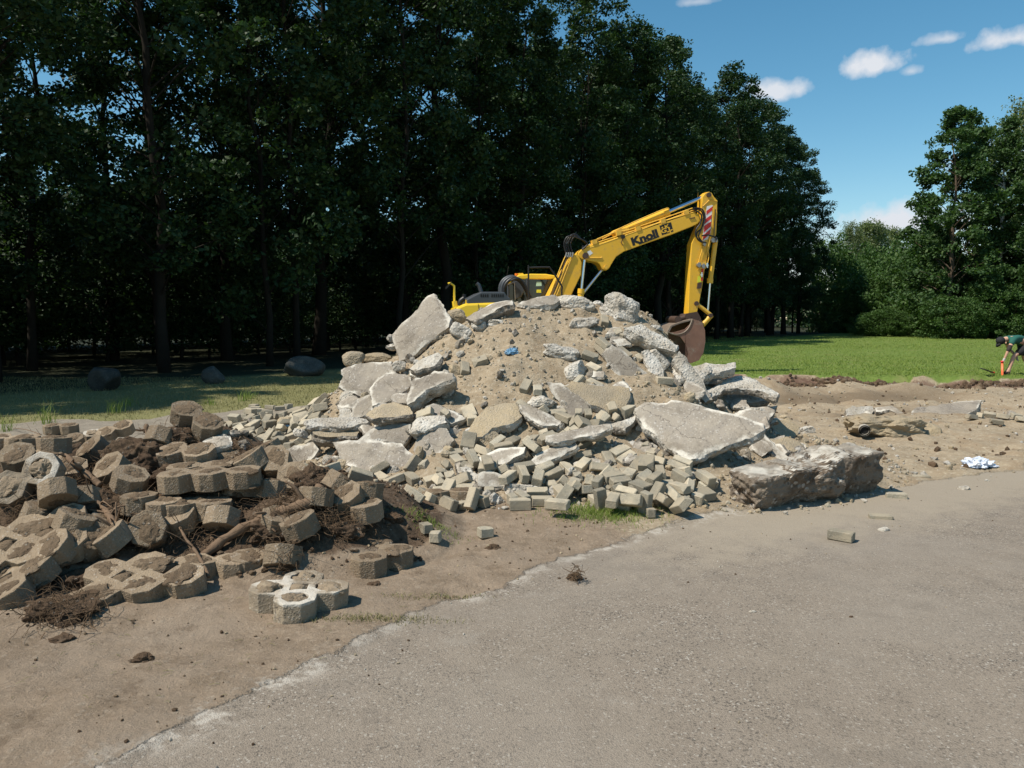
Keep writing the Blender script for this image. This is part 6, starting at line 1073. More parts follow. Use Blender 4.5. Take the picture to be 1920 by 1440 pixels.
# coupler and bucket
co = emesh('coupler', [*[prism(c5((1600,850),(1672,838),(1695,880),(1690,925),(1640,930),(1590,895)), a, a+.04) for a in (-.26, .22)], cyl_lat(*c5((1548,888))[0], .10, -.42, .42), cyl_lat(*c5((1612,870))[0], .09, -.3, .3), cyl_lat(*c5((1690,905))[0], .07, -.3, .3), etube(c5((1548,888),(1610,870)), .075, .2), etube(c5((1548,888),(1610,870)), .075, -.2)], 'pin_dark', EXC, True)
prof = c5((1478,968),(1500,928),(1560,905),(1640,884),(1700,905),(1718,960),(1720,1030),(1708,1100),(1680,1150),(1630,1168),(1590,1172))
def bucket():
    W_ = .55; P = [EP(x, y, W_) for x, y in prof]; Q = [P[i] for i in range(len(P))]; parts = []
    cen = sum(P, Vector())/len(P); I = [p.lerp(cen, .07) for p in P]
    n = len(P); V = []; F = []
    for w_ in (-W_, W_):
        V += [(p.x, -w_, p.z) for p in P]; V += [(p.x, -w_, p.z) for p in I]
    for i in range(n-1):
        F += [(i, i+1, 2*n+i+1, 2*n+i), (n+i+1, n+i, 3*n+i, 3*n+i+1), (i+1, i, n+i, n+i+1), (2*n+i, 2*n+i+1, 3*n+i+1, 3*n+i)]
    F += [(0, 2*n, 3*n, n), (n-1, 2*n-1, 4*n-1, 3*n-1)]
    shell = (np.array(V), np.array(F)); b_ = emesh('bucket', [shell], 'bucket_steel', EXC)
    side = prof[3:]+c5((1610,1110),(1596,1050),(1560,1000),(1480,975),(1530,968),(1590,950),(1622,920))
    for w_ in (W_, -W_-.035): emesh('side_plate', prism(side, w_, w_+.035, W_), 'rust', b_)
    edge = c5((1478,968),(1530,985),(1585,972),(1620,935),(1640,884)); emesh('side_plate', [etube(edge, .022, W_+.03, 8, 14)], 'bucket_steel', b_)
    for k in range(5): 
        a = EP(*c5((1590,1172))[0], W_); x = -W_+.08+k*(2*W_-.16)/4
        v, f = boxv((a.x-.08, x, a.z-.04), (.24, .09, .05)); emesh('tooth', [(v, f)], 'steel', b_)
bucket()
# upper body
hood = c5((190,758),(282,710),(432,710),(452,742),(470,750),(470,800),(190,800)); 
eh = emesh('engine_cover', prism(hood, -1.1, 1.2), 'hood_grey', bev=.03)
for k in range(11):
    if k == 4: continue
    x = 278+k*14; emesh('vent_slot', prism(c5((x,726),(x+8,726),(x+8,744),(x,744)), 1.18, 1.206), 'slot_black', eh)
for k in range(8):
    x = 290+k*18; a = EP(*c5((x, 710))[0], 1.2); emesh('vent_slot', [boxv((a.x+.06, -.95, a.z), (.07, .3, .012))], 'slot_black', eh)
emesh('exhaust', [etube(c5((252,656),(268,672),(282,712)), .055, .5, 12, 8)], 'hood_grey', EXC, True)
emesh('rear_body', prism(c5((118,812),(185,785),(380,778),(470,778),(470,1010),(118,1010)), -1.2, 1.25), 'yellow_cab', bev=.06)
emesh('panel_seam', [etube(c5((262,786),(268,830)), .006, 1.256)], 'pin_dark')
emesh('lifting_eye', prism(c5((182,762),(198,762),(200,786),(182,788)), 1.0, 1.1), 'yellow_cab')
emesh('air_filter', [etube(c5((172,725),(172,750)), .055, .6, 12), etube(c5((140,800),(150,770),(172,752)), .07, .6, 12, 8)], 'black_rubber', EXC, True)
mp = emesh('mirror_post', [etube(c5((115,806),(110,770)), .07, 1.0, 6), etube(c5((110,775),(108,672),(86,655),(68,658)), .032, 1.0, 8)], 'yellow_cab', EXC, True)
emesh('mirror', prism(c5((52,690),(56,676),(82,655),(90,640),(84,664),(58,692)), .95, 1.05), 'black_paint', mp)
emesh('main_deck', prism(c5((470,800),(760,800),(760,1010),(470,1010)), -1.2, 1.15), 'yellow', bev=.02)
# cab on the far side of the boom
cb = emesh('cab', prism(c5((455,640),(520,618),(752,628),(735,700),(722,830),(455,830)), -1.25, -.38, -.38), 'window_glass', bev=.03)
emesh('cab_roof', prism(c5((505,625),(520,602),(600,594),(700,595),(765,606),(758,630),(560,630)), -1.28, -.34, -.34), 'yellow_cab', cb, bev=.03)
emesh('roof_vent', prism(c5((522,602),(526,590),(552,590),(556,602)), -.9, -.6, -.6), 'yellow_cab', cb); emesh('beacon', [etube(c5((508,606),(508,592)), .05, -.7, 12)], 'amber', cb, True)
for pts in ([(455,650),(458,830)], [(575,625),(578,830)], [(752,628),(725,760)], [(455,650),(520,618)]): emesh('cab_pillar', [etube(c5(*pts), .035, -.36)], 'hood_grey', cb)
emesh('window_frame', prism(c5((442,660),(470,640),(560,640),(562,700),(540,745),(500,760),(500,662)), -.45, -.3, -.3), 'hood_grey', cb, bev=.02)
emesh('window_rim', [etube(c5((440,668),(496,648),(500,760)), .012, -.25)], 'steel', cb)
emesh('sticker', prism(c5((638,646),(668,646),(671,672),(634,674)), -.376, -.370), 'sticker_mint', cb); emesh('sticker', prism(c5((638,696),(666,696),(668,716),(637,716)), -.376, -.370), 'sticker_yellow', cb)
emesh('cab_edge', prism(c5((440,655),(480,632),(484,642),(446,664)), -.3, -.24, -.24), 'yellow_cab', cb)
emesh('antenna', [etube(c5((445,620),(458,545)), .006, -.5, 5)], 'black_paint', cb)
for k, pts in enumerate([[(402,720),(405,670),(430,630),(480,612),(530,640),(565,690),(588,740)], [(412,730),(418,670),(445,632),(490,618),(540,650),(575,705),(590,760)], [(425,735),(430,680),(458,640),(500,624),(550,660),(580,715),(600,750)], [(470,640),(520,625),(560,660),(590,720)]]):
    emesh('hydraulic_hose', [etube(c5(*pts), .05 if k < 3 else .035, .1+.08*k, 9, 24)], 'hood_grey' if k < 2 else 'black_rubber', EXC, True)
emesh('handrail', [etube(c5((588,830),(586,565),(596,555),(712,553),(728,562),(795,665),(800,700),(798,800)), .026, .75, 8, 40)], 'black_paint', EXC, True)
# chassis and wheels (mostly behind the heap)
a = EP(1000, 640, 0)
emesh('chassis', [boxv((a.x+.3, 0, .95), (4.2, 1.3, .5)), tube([(a.x+.3, 0, 1.1), (a.x+.3, 0, 1.5)], .65, 24)], 'hood_grey')
for sx in (-1.2, 1.5):
    for sy in (-1.0, 1.0):
        w_ = emesh('wheel', [tube([(a.x+sx+.3, sy-.28, .53), (a.x+sx+.3, sy-.24, .53), (a.x+sx+.3, sy+.24, .53), (a.x+sx+.3, sy+.28, .53)], [.44, .52, .52, .44], 28)], 'black_rubber', EXC, True)
        emesh('rim', [tube([(a.x+sx+.3, sy-.29, .53), (a.x+sx+.3, sy+.29, .53)], .26, 20)], 'yellow_worn', w_, True)
# lettering on the boom
def decal_text(txt, p0, p1, size, name='lettering', mat='black_paint', w=.2515, off=.012, sx=1.0):
    cu = bpy.data.curves.new('t', 'FONT'); cu.body = txt; cu.size = size; cu.extrude = .001; cu.offset = off; cu.resolution_u = 3
    o = bpy.data.objects.new('t', cu); me = bpy.data.meshes.new_from_object(o); me.name = name; bpy.data.objects.remove(o)
    a, b_ = EP(*p0, w), EP(*p1, w); ang = math.atan2(b_.z-a.z, b_.x-a.x)
    xs_ = [v.co.x for v in me.vertices]; wd = max(xs_)-min(xs_); k = (b_-a).length/wd; x0 = min(xs_)
    for v in me.vertices:
        x, y = (v.co.x-x0)*k, v.co.y*sx
        v.co = Vector((a.x+x*math.cos(ang)-y*math.sin(ang), -w+(-.001 if v.co.z > 0 else .0), a.z-zoff+x*math.sin(ang)+y*math.cos(ang)))
    me.materials.clear(); me.materials.append(MAT[mat]); return link(name, me, boom)
decal_text('Knoll', c5((1256,412))[0], c5((1424,352))[0], .30, off=.016, w=.253)
emesh('underline', prism(c5((1298,400),(1426,350),(1428,358),(1296,408)), .251, .2535), 'black_paint', boom)
emesh('logo_plate', prism(c5((1428,286),(1502,262),(1518,322),(1444,346)), .251, .2535), 'black_paint', boom)
decal_text('G', c5((1442,336))[0], c5((1476,324))[0], .17, 'logo_letter', 'yellow', .2555, .006); decal_text('K', c5((1466,306))[0], c5((1497,296))[0], .15, 'logo_letter', 'yellow', .2555, .005)
for a in ([(1478,322),(1512,306),(1514,312),(1480,330)], [(1484,300),(1492,298),(1506,336),(1498,338)], [(1440,296),(1452,290),(1450,302),(1444,304)]): emesh('logo_mark', prism(c5(*a), .254, .2555), 'yellow', boom)
emesh('decal', prism(c5((962,452),(984,443),(1000,462),(978,478)), .251, .254), 'white_paint', boom)

# ------------------------------------------------------------------ person, post and shovel at the lawn edge
def skin_mesh(name, verts, edges, radii, mat, levels=2, root=0):
    me = bpy.data.meshes.new(name); me.from_pydata([tuple(v) for v in verts], edges, []); o = bpy.data.objects.new(name, me); COL.objects.link(o)
    m = o.modifiers.new('s', 'SKIN'); m.use_smooth_shade = True
    for i, r in enumerate(radii):
        s = me.skin_vertices[0].data[i]; s.radius = (r, r) if not isinstance(r, tuple) else r; s.use_root = (i == root)
    ss = o.modifiers.new('u', 'SUBSURF'); ss.levels = levels; ss.render_levels = levels
    bpy.context.view_layer.update(); dg = bpy.context.evaluated_depsgraph_get(); m2 = bpy.data.meshes.new_from_object(o.evaluated_get(dg)); m2.name = name
    bpy.data.objects.remove(o); m2.materials.clear(); m2.materials.append(MAT[mat]); 
    for p_ in m2.polygons: p_.use_smooth = True; p_.material_index = 0
    return m2
g = ground_px(1882, 704); PO = Vector((g[0], g[1], ht1(g[0], g[1])))
person = empty('person', PO); tag(person, 'person in black cap, green t-shirt and black shorts bending over the orange post', 'person')
# x: right in picture, y: away, z: up; scale about 69 px per metre
J = dict(pelvis=(.60,.05,.86), spine=(.40,.03,.98), chest=(.18,.02,1.02), neck=(.02,.0,.99), head0=(-.07,-.01,.95), head1=(-.12,-.01,.91),
         shL=(.10,-.19,.98), elL=(-.05,-.24,.70), wrL=(-.13,-.20,.44), haL=(-.17,-.19,.36), shR=(.10,.19,.98), elR=(.28,.30,.72), wrR=(.34,.05,.52), haR=(.33,-.02,.44),
         hipL=(.62,-.09,.82), knL=(.16,-.15,.53), anL=(.03,-.14,.10), toL=(-.10,-.15,.035), heL=(.07,-.14,.04), hipR=(.62,.15,.82), knR=(.68,.24,.45), anR=(.92,.26,.10), toR=(.80,.27,.035), heR=(.97,.26,.05))
K = list(J); ix_ = {k: i for i, k in enumerate(K)}
E = [('pelvis','spine'),('spine','chest'),('chest','neck'),('neck','head0'),('head0','head1'),('chest','shL'),('shL','elL'),('elL','wrL'),('wrL','haL'),('chest','shR'),('shR','elR'),('elR','wrR'),('wrR','haR'),('pelvis','hipL'),('hipL','knL'),('knL','anL'),('anL','toL'),('pelvis','hipR'),('hipR','knR'),('knR','anR'),('anR','toR'),('anL','heL'),('anR','heR')]
RD = dict(pelvis=.135, spine=.13, chest=.15, neck=.06, head0=.085, head1=.10, shL=.07, elL=.045, wrL=.030, haL=.035, shR=.07, elR=.045, wrR=.030, haR=.035, hipL=.095, knL=.062, anL=.042, toL=.04, heL=.04, hipR=.095, knR=.062, anR=.042, toR=.04, heR=.04)
link('body', skin_mesh('body', [J[k] for k in K], [(ix_[a], ix_[b_]) for a, b_ in E], [RD[k] for k in K], 'skin'), person)
def garment(name, keys, edges, grow, mat, rd={}):
    kk = keys; id2 = {k: i for i, k in enumerate(kk)}; pts = [J.get(k) or X[k] for k in kk]
    link(name, skin_mesh(name, pts, [(id2[a], id2[b_]) for a, b_ in edges], [rd.get(k, RD.get(k, .07)+grow) for k in kk], mat), person)
lerp = lambda a, b_, t: tuple(J[a][i]+(J[b_][i]-J[a][i])*t for i in range(3))
X = dict(slL=lerp('shL','elL',.55), slR=lerp('shR','elR',.55), kL=lerp('hipL','knL',.86), kR=lerp('hipR','knR',.86), uL=lerp('shL','elL',.5), mL=lerp('elL','wrL',.25), sL=lerp('knL','anL',.78), sR=lerp('knR','anR',.78), gL=lerp('elL','wrL',.85), gR=lerp('elR','wrR',.85))
garment('t_shirt', ['pelvis','spine','chest','neck','shL','slL','shR','slR'], [('pelvis','spine'),('spine','chest'),('chest','neck'),('chest','shL'),('shL','slL'),('chest','shR'),('shR','slR')], .022, 'shirt_green', dict(neck=.07, slL=.075, slR=.075, pelvis=.14))
garment('shorts', ['pelvis','hipL','kL','hipR','kR'], [('pelvis','hipL'),('hipL','kL'),('pelvis','hipR'),('hipR','kR')], .03, 'cloth_black', dict(kL=.10, kR=.10, pelvis=.165))
garment('sleeve', ['uL','elL','mL'], [('uL','elL'),('elL','mL')], .016, 'cloth_brown', dict(uL=.062, mL=.05))
for s in 'LR':
    garment('shoe', ['he'+s,'an'+s,'to'+s], [('he'+s,'an'+s),('an'+s,'to'+s)], .012, 'shoe'); garment('sock', ['s'+s,'an'+s], [('s'+s,'an'+s)], .006, 'cloth_black', {'s'+s: .052})
    w0, h0 = Vector(J['wr'+s]), Vector(J['ha'+s]); d = (h0-w0).normalized(); sd = d.cross(Vector((0,1,0))).normalized(); 
    V_ = [Vector(X['g'+s]), w0, h0]; E_ = [(0,1),(1,2)]; r_ = [.036,.036,(.042,.026)]
    link('glove', skin_mesh('glove', V_, E_, r_, 'glove'), person)
    for f_ in range(5):
        a = h0+Vector((0, (f_-1.5)*.021, 0)) if f_ < 4 else w0.lerp(h0, .5)+Vector((0,-.04,0)); l = (.075,.085,.08,.06,.06)[f_]
        b_ = a+d*l*.6+sd*(-.012); c_ = b_+(d*.3+Vector((.8 if f_ < 4 else .3,0,-.3))).normalized()*l*.5
        link('finger', skin_mesh('finger', [a, b_, c_], [(0,1),(1,2)], [.012,.011,.009], 'glove', 1), person)
# cap with peak, ear, face features
h = Vector(J['head1'])
v, f = ico(4); v = v*np.array([.118, .103, .105]); v[:, 2] = np.where(v[:, 0] > .02, v[:, 2], v[:, 2]); cv = v.copy(); cv = cv[:, [0,1,2]]
link('cap', mesh_np('cap', cv*1.04+np.array([h.x-.02, h.y, h.z+.03]), f, [MAT['cloth_black']], smooth=True), person)
link('cap_peak', mesh_np('cap_peak', *join([tube([(h.x-.06,-.075,h.z-.055),(h.x-.10,0,h.z-.11),(h.x-.06,.075,h.z-.055)], [.03,.045,.03], 8)]), [MAT['cloth_black']], smooth=True), person)
v, f = ico(3); link('ear', mesh_np('ear', v*np.array([.024,.012,.032])+np.array([h.x+.075, h.y-.095, h.z-.03]), f, [MAT['skin']], smooth=True), person)
link('nose', mesh_np('nose', v*np.array([.018,.014,.02])+np.array([h.x-.03, h.y, h.z-.115]), f, [MAT['skin']], smooth=True), person)
hx, hy, hz = PO.x+J['haL'][0]-.02, PO.y+J['haL'][1], PO.z+J['haL'][2]
zb = ht1(hx, hy)-.1
zb = -.30
post = empty('marker_post', (hx+.03, hy-.06, zb-.06)); tag(post, 'orange plastic post held upright by the bending person', 'post')
L_ = Vector((hx, hy-.02, hz-.02))-Vector((hx+.03, hy-.06, zb-.06))
link('post_shaft', mesh_np('post_shaft', *tube([(0,0,0), L_], .028, 12), [MAT['orange_plastic']], smooth=True), post)
link('post_cap', mesh_np('post_cap', *tube([L_, L_*1.08], .038, 12), [MAT['red_paint']], smooth=True), post)
p = hit(1852, 703); sh = empty('shovel', (p.x, p.y-.1, ht1(p.x, p.y-.1)+.05), (R(10), R(-8), R(10))); tag(sh, 'dark shovel blade with red shaft end stuck at the lawn edge left of the person', 'shovel')
bl = rock_mesh('blade', (.34, .20, .03), 5, 3, 0, 0, boxy=.8, mat='cloth_black', fine=0); link('blade', bl, sh, (-.1, 0, .10), (0, R(25), 0)); link('shaft', mesh_np('shaft', *tube([(.02,0,.03), (.14,0,-.0)], .02, 8), [MAT['red_paint']]), sh)

# ------------------------------------------------------------------ grass
def blades(name, label, x, y, hgt, wid, mat, seed, lean=.5, kind='stuff'):
    rg = np.random.default_rng(seed); n = len(x); z = HT(x, y)-.005
    an = rg.uniform(0, 6.28, n); c, s = np.cos(an), np.sin(an); le = rg.normal(0, lean, (n, 2))*hgt[:, None]
    b0 = np.stack([x-c*wid, y-s*wid, z], -1); b1 = np.stack([x+c*wid, y+s*wid, z], -1)
    m0 = np.stack([x-c*wid*.7+le[:, 0]*.35, y-s*wid*.7+le[:, 1]*.35, z+hgt*.6], -1); m1 = np.stack([x+c*wid*.7+le[:, 0]*.35, y+s*wid*.7+le[:, 1]*.35, z+hgt*.6], -1)
    t = np.stack([x+le[:, 0], y+le[:, 1], z+hgt], -1)
    V = np.stack([b0, b1, m0, m1, t], 1).reshape(-1, 3); k = np.arange(n)*5
    tag(link(name, mesh_np(name, V, [np.stack([k+2, k+3, k+4], -1), np.stack([k, k+1, k+3, k+2], -1)], [MAT[mat]])), label, 'grass', kind=kind)
rg = np.random.default_rng(8)
# big lawn on the right
n = 90000; y = 20.5+(rg.random(n)**1.9)*48; x = (rg.uniform(.12, .72, n))*y; dG_ = y-grass_y(x)+.35*fbm(P3(x, y), 1.1, 3, 72); k = dG_ > -.02; x, y = x[k], y[k]
blades('lawn_grass', 'sunlit short green grass of the lawn beyond the dug ground', x, y, .02+.045*rg.random(len(x))*(1+fbm(P3(x, y), .5, 2, 3)*.6), .004+.00022*y, 'grass_blade', 1)
n = 60000; y = rg.uniform(10, 21, n); x = rg.uniform(-14, 1, n); k = (y-grass_y(x)+.35*fbm(P3(x, y), 1.1, 3, 72) > -.05) & (x > -.72*y); x, y = x[k], y[k]
blades('verge_grass', 'dry yellowish grass verge between the path and the wood', x, y, .015+.06*rg.random(len(x))**2, np.full(len(x), .005), 'grass_dry', 2)
def tuft(px, py, sx, sy, n, h, label, mat, seed):
    g = hit(px, py); r2 = np.random.default_rng(seed); x = g.x+r2.normal(0, sx, n); y = g.y+r2.normal(0, sy, n)
    blades('grass_tuft', label, x, y, h*(.3+.7*r2.random(n)), np.full(n, .0022), mat, seed, .6)
tuft(1130, 962, .20, .12, 2600, .06, 'green grass tuft at the front foot of the big heap', 'grass_blade', 11)
tuft(1185, 948, .12, .07, 900, .05, 'small dry grass tuft right of the green tuft at the heap foot', 'grass_dry', 12)
tuft(800, 975, .12, .06, 500, .035, 'sparse green grass left of the squat brick piece', 'grass_blade', 13)
tuft(700, 1160, .20, .035, 700, .03, 'flattened grass along the road edge near the white rimmed paver', 'grass_dry', 14)
tuft(820, 1120, .16, .03, 360, .025, 'sparse grass along the road edge further up', 'grass_dry', 15)
for i, (px, py, h_) in enumerate([(90,795,.38),(215,775,.30),(12,808,.3),(240,762,.25),(455,752,.28),(470,748,.2),(395,760,.2)]):
    g = hit(px, py); r2 = np.random.default_rng(40+i); n = 36; blades('tall_grass', 'tall weedy grass tuft on the edge of the tree shade', g.x+r2.normal(0, .07, n), g.y+r2.normal(0, .07, n), h_*(.4+.6*r2.random(n)), np.full(n, .004), 'grass_blade', 60+i, .35)

# torn turf along the lawn edge
rg = np.random.default_rng(77); n = 1500; x = rg.uniform(4.6, 16, n); y = grass_y(x)-.12-.25*fbm(P3(x, grass_y(x)), 1.1, 3, 72)-np.abs(rg.normal(0, .42, n)); s = .02+.10*rg.random(n)**2.5
pebbles('turf_clods', 'dark torn turf clods along the cut edge of the lawn', zpts(x, y, s), s, ['root_soil','top_soil'], 9, mi=rg.choice([0,1], n, p=[.7,.3]))

# ------------------------------------------------------------------ trees
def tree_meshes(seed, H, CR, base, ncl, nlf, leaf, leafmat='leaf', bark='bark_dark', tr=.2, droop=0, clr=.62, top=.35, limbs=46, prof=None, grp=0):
    rg = np.random.default_rng(seed); rr = random.Random(seed)
    # trunk path
    tp = [Vector((0,0,-.3))]; 
    for k in range(1, 13):
        tp.append(Vector((rg.normal(0, .05)*k**.5, rg.normal(0, .05)*k**.5, H*.93*k/12)))
    def tpos(z): q = min(max(z/(H*.93)*12, 0), 11.999); i = int(q); return tp[i].lerp(tp[i+1], q-i)
    parts = [tube(tp, [tr*(1-.9*k/12)*(1.25 if k == 0 else 1) for k in range(13)], 9)]
    # cluster centres
    q = rg.random(ncl); z = base+(H-base)*q; pf = np.array([prof(t) for t in q]) if prof else (np.sin(np.pi*np.clip(q*.80+.14, 0, 1))**.75)
    an = rg.uniform(0, 2*np.pi, ncl); lob = 1+.28*np.sin(an*3+z*.9+seed)+.18*np.sin(an*5-z*1.7)
    rad = CR*pf*lob*(.35+.65*rg.random(ncl)**.45)
    C = np.stack([rad*np.cos(an), rad*np.sin(an), z+rg.normal(0, .2, ncl)], -1)
    if grp:
        G = C[rg.choice(ncl, grp, replace=False)]; D2 = ((C[:, None]-G[None])**2).sum(2); nn = G[D2.argmin(1)]; C = nn+(C-nn)*.62
    for i in rg.choice(ncl, min(limbs, ncl), replace=False):
        c = Vector(C[i]); s0 = tpos(max(c.z-c.xy.length*rr.uniform(.4, .9), base*.6 if base > 1 else .3)); m = s0.lerp(c, .5)+Vector((0,0,c.xy.length*.10))
        r0 = tr*.30*(1-.6*s0.z/H); parts.append(tube([s0, s0.lerp(m, .5)+Vector((0,0,.05)), m, c], [r0, r0*.75, r0*.55, r0*.2], 5, False))
    cr = clr*rg.uniform(.6, 1.35, ncl)
    m = nlf; L0 = rg.normal(0, 1, (ncl, m, 3)); L0 /= np.linalg.norm(L0, axis=2, keepdims=True); L0 *= rg.random((ncl, m, 1))**.45
    pos = C[:, None]+L0*cr[:, None, None]*np.array([1, 1, .62])
    if droop: pos[..., 2] -= droop*rg.random((ncl, m))**1.2*(1 if True else 0); 
    pos = pos.reshape(-1, 3); n = len(pos)
    nr = rg.normal(0, 1, (n, 3)); nr[:, 2] = np.abs(nr[:, 2])+.35; nr /= np.linalg.norm(nr, axis=1, keepdims=True)
    u = np.cross(nr, rg.normal(0, 1, (n, 3))); u /= np.linalg.norm(u, axis=1, keepdims=True); v = np.cross(nr, u)
    s = leaf*rg.uniform(.6, 1.4, n)[:, None]; w_ = .62
    V = np.stack([pos-u*s*.5, pos+v*s*.5*w_-nr*s*.06, pos+u*s*.5, pos-v*s*.5*w_-nr*s*.06], 1).reshape(-1, 3); k = np.arange(n)*4
    crown = mesh_np('crown', V, np.stack([k, k+1, k+2, k+3], -1), [MAT[leafmat]])
    trunk = mesh_np('trunk', *join(parts), [MAT[bark]], smooth=True)
    return trunk, crown
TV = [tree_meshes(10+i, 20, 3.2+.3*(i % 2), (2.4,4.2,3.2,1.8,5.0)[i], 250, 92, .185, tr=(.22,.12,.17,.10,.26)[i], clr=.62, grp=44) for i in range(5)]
EDGE0 = Vector((-14.4, 16.3)); ED = Vector((.56, .83)); EN = Vector((-.83, .56))
rt = random.Random(21); ti = 0; used = set()
FRONT = [(20,'dark tree trunk at the left border of the photo with foliage above'),(100,'dark trunk between the left border and the leftmost shaded boulder'),(190,'tall tree rising directly behind the leftmost shaded boulder'),(290,'tall straight trunk between the two round shaded boulders'),(390,'tall tree directly behind the small round middle boulder'),
 (480,'dark trunk just left of the long low shaded boulder'),(560,'tall tree behind the long low shaded boulder'),(640,'tall tree behind the left shoulder pavers of the rubble heap'),(740,'tall tree behind the tall tilted slab'),(830,'tall tree rising behind the excavator mirror post'),(920,'tall tree rising behind the excavator engine cover'),
 (1000,'tall tree rising behind the excavator cab'),(1080,'tall tree rising behind the boom hoses'),(1160,'tall tree rising behind the middle of the boom'),(1240,'tree rising behind the lettering of the boom'),(1320,'tree rising behind the excavator stick'),(1380,'tree just right of the excavator stick'),(1440,'tree under the small cloud at the skyline'),(1500,'tree on the descending skyline right of the small cloud'),(1550,'outermost dark tree beside the gap of sky')]
rows = [(0, -9, 77.5, 3.3), (4.2, -10, 80, 4.2), (9.0, 7, 78, 4.6)]
LBL = ['tall dark deciduous tree in the front row of the shaded wood', 'tall dark tree standing in the second row of the shaded wood', 'dark tree at the back of the shaded wood with sky between its leaves']
for ri, (offn, t0, t1, stp) in enumerate(rows):
    t = t0
    while t < t1:
        p = EDGE0+ED*(t+rt.uniform(-.7,.7))+EN*(offn+rt.uniform(-.8,.8)); sc = rt.uniform(.90, 1.02)
        sc *= 1-.20*float(sstep(66, 76, t))
        if -5 < t < 8: sc *= .80
        px = 960+1500*p.x/p.y if p.y > .5 else -999
        if ri == 0 and px < 430 and t > -4: pass
        root = empty('deciduous_tree', (p.x, p.y, ht1(p.x, p.y)), (R(rt.uniform(-2.5,2.5)), R(rt.uniform(-2.5,2.5)), rt.uniform(0, 6.28))); root.scale = (sc, sc, sc*rt.uniform(.93, 1.08))
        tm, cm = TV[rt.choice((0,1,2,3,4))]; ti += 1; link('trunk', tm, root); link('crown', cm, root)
        lb = LBL[ri]; gp = ('trees in the front row', 'trees in the second row', 'trees in the back row')[ri]
        if ri == 0 and t+stp >= t1: lb = 'lower leafy tree ending the shaded wood by the gap of sky'; gp = None
        if ri == 0:
            cand = [(abs(px-q), q, ph) for q, ph in FRONT if q not in used]
            if px > -60 and cand and min(cand)[0] < 70: _, q, ph = min(cand); used.add(q); lb = ph
        tag(root, lb, 'tree', gp); t += stp*rt.uniform(.6, 1.4)
# saplings and underwood
UV = [tree_meshes(40+i, 5.0, 1.7, .4, 110, 60, .13, tr=.05, clr=.5, limbs=22) for i in range(2)]
t = -8
while t < 90:
    for offn in (7.0, 12.5, 17.0, 20.5, 22.5):
        p = EDGE0+ED*(t+rt.uniform(-1,1))+EN*(offn+rt.uniform(-1.2,1.2)); root = empty('understory_shrub', (p.x, p.y, 0), (0,0,rt.uniform(0,6.28))); sc = rt.uniform(.7, 1.15)*(1.25 if offn > 15 else 1)*(1.2 if offn > 20 else 1); root.scale = (sc*1.2, sc*1.2, sc)
        tm, cm = UV[rt.randrange(2)]; link('trunk', tm, root); link('crown', cm, root); tag(root, 'dark leafy shrub growing under the trees of the shaded wood', 'shrub', 'underwood shrubs')
    t += 2.3
# small branches with lit leaves hanging at the wood edge
# right group
def place(kind, tm, cm, px, Y, sc, label, group=None, szz=1.0, rot=0, base_z=0):
    x = (px-960)/1500*Y; root = empty(kind, (x, Y, base_z), (0, 0, rot)); root.scale = (sc, sc, sc*szz); link('trunk', tm, root); link('crown', cm, root); tag(root, label, 'tree' if 'tree' in kind else 'bush', group); return root
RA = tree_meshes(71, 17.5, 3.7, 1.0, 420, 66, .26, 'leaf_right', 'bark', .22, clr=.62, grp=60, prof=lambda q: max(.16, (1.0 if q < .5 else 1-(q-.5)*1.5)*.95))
RB = tree_meshes(72, 19, 3.3, 2.0, 360, 60, .24, 'leaf_right', 'birch_bark', .26, clr=.62, limbs=60, grp=60, prof=lambda q: max(.15, .95-.75*q**1.5))
RC = tree_meshes(73, 17, 3.0, 5.0, 300, 70, .20, 'leaf_birch', 'birch_bark', .20, droop=1.6, clr=.55)
RD_ = tree_meshes(74, 14, 3.6, .4, 330, 60, .26, 'leaf_birch', 'bark', .18, droop=.8, clr=.85)
BU = [tree_meshes(80+i, 4.2, 2.3, .1, 170, 60, .17, 'leaf_bush', 'bark', .06, clr=.6, limbs=10) for i in range(2)]
place('deciduous_tree', *RA, 1775, 62, 1.0, 'bushy dark green tree left of the white trunked birch at the right', rot=.4)
place('deciduous_tree', *RA, 1822, 66, 1.0, 'dark tree close behind the bushy one at the right', rot=2.0, szz=.97)
place('birch_tree', *RB, 1868, 63, .88, 'birch with pale leaning trunk showing among the leaves at the right', rot=1)
place('birch_tree', *RC, 1908, 72, 1.22, 'tallest weeping birch at the right edge rising above the others', rot=2)
place('deciduous_tree', *RB, 1945, 60, .98, 'leafy tree at the right border of the photo', rot=3)
place('deciduous_tree', *RA, 2040, 62, 1.05, 'leafy tree standing further right beyond the frame', rot=4); place('deciduous_tree', *RA, 2150, 58, 1.0, 'last leafy tree to the right beyond the frame', rot=5)
place('birch_tree', *RD_, 1620, 104, 1.0, 'distant pale birch in the gap between the two groups, left one', rot=1)
place('birch_tree', *RD_, 1652, 112, 1.02, 'distant pale birch in the gap, taller middle one', rot=3)
place('birch_tree', *RC, 1590, 100, .78, 'distant thin birch beside the end of the dark wood', rot=2)
place('birch_tree', *RD_, 1672, 104, .72, 'low distant birch right of the taller pair', rot=5)
place('birch_tree', *RC, 1722, 96, .62, 'hanging birch sprays behind the bushy right tree', rot=1)
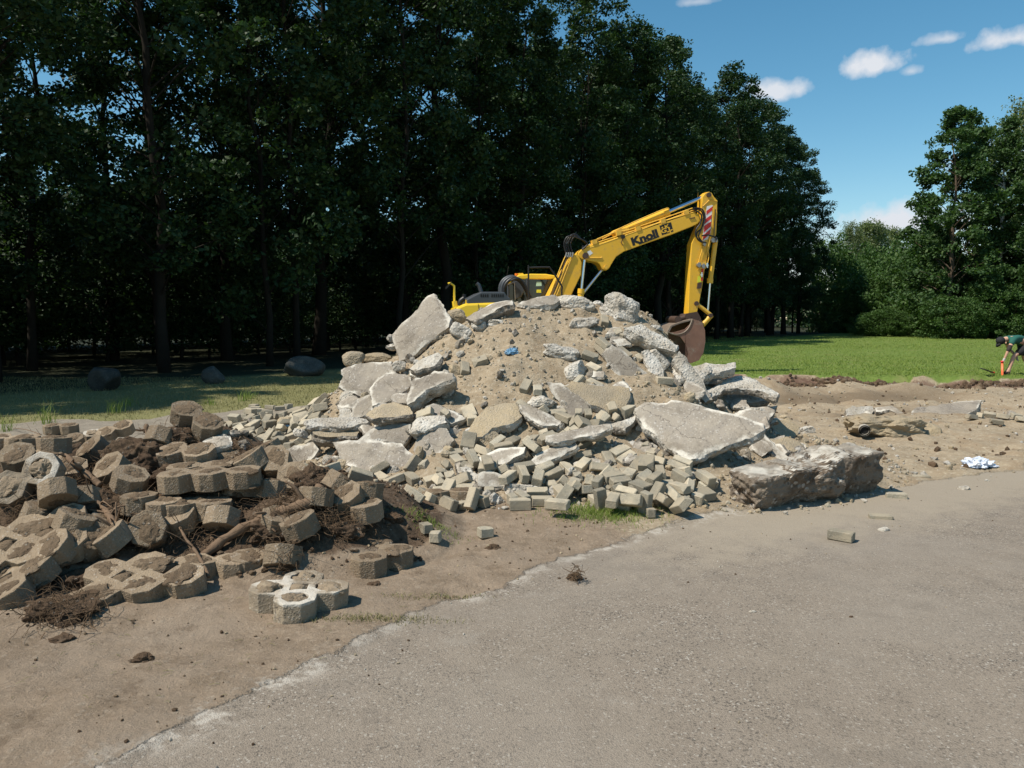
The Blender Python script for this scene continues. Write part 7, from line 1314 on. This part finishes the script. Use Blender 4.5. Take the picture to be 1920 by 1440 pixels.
for i, (px, Y, sc, szz) in enumerate([(1612,80,1.3,1.1),(1660,78,1.3,1.05),(1700,74,1.5,1.15),(1745,70,1.7,1.2),(1790,68,1.5,1.0),(1840,66,1.5,.9),(1890,64,1.4,.9),(1580,84,1.4,1.3),(1545,86,1.5,1.5),(1725,88,1.6,1.6),(1640,95,1.5,1.5),(1940,62,1.5,1.0),(2000,62,1.5,1.0),(1690,96,1.5,1.4),(1768,59.5,.8,.9),(1806,59,.7,1.0),(1850,60,.9,1.1),(1900,58.5,.8,1.0)]):
    place('leafy_bush', *BU[i % 2], px, Y, sc, 'green bush in the row behind the lawn at the right', 'bushes behind the lawn', szz, i*1.3)
for i, (px, Y, sc, szz) in enumerate([(1630,68,.55,.7),(1662,67,.6,.75),(1700,66,.5,.6),(1735,65.5,.6,.7),(1770,65,.6,.7),(1808,64.5,.62,.75),(1846,64,.6,.7),(1880,63,.6,.7),(1918,62,.6,.7),(1960,61,.6,.7)]):
    place('leafy_bush', *BU[(i+1) % 2], px, Y, sc*1.2, 'low bright shrub fringing the far edge of the lawn', 'low shrubs on the lawn edge', szz, i*2.1)
# far wood closing the horizon
def far_wood():
    rg = np.random.default_rng(91); n = 60000; a = rg.uniform(-.95, .95, n)*1.0; Y = rg.uniform(120, 150, n); x = a*Y; hmax = 6.5+2.5*fbm(P3(x, Y*0), .06, 3, 4); z = hmax*rg.random(n)**.7
    pos = np.stack([x, Y, z], -1); nr = rg.normal(0, 1, (n, 3)); nr /= np.linalg.norm(nr, axis=1, keepdims=True); u = np.cross(nr, rg.normal(0, 1, (n, 3))); u /= np.linalg.norm(u, axis=1, keepdims=True); v = np.cross(nr, u); s = rg.uniform(.4, 1.0, n)[:, None]
    V = np.stack([pos-u*s*.5, pos+v*s*.4, pos+u*s*.5, pos-v*s*.4], 1).reshape(-1, 3); k = np.arange(n)*4
    tag(link('distant_wood', mesh_np('distant_wood', V, np.stack([k, k+1, k+2, k+3], -1), [MAT['leaf']])), 'low line of distant woodland closing the horizon', 'woodland', kind='stuff')
far_wood()
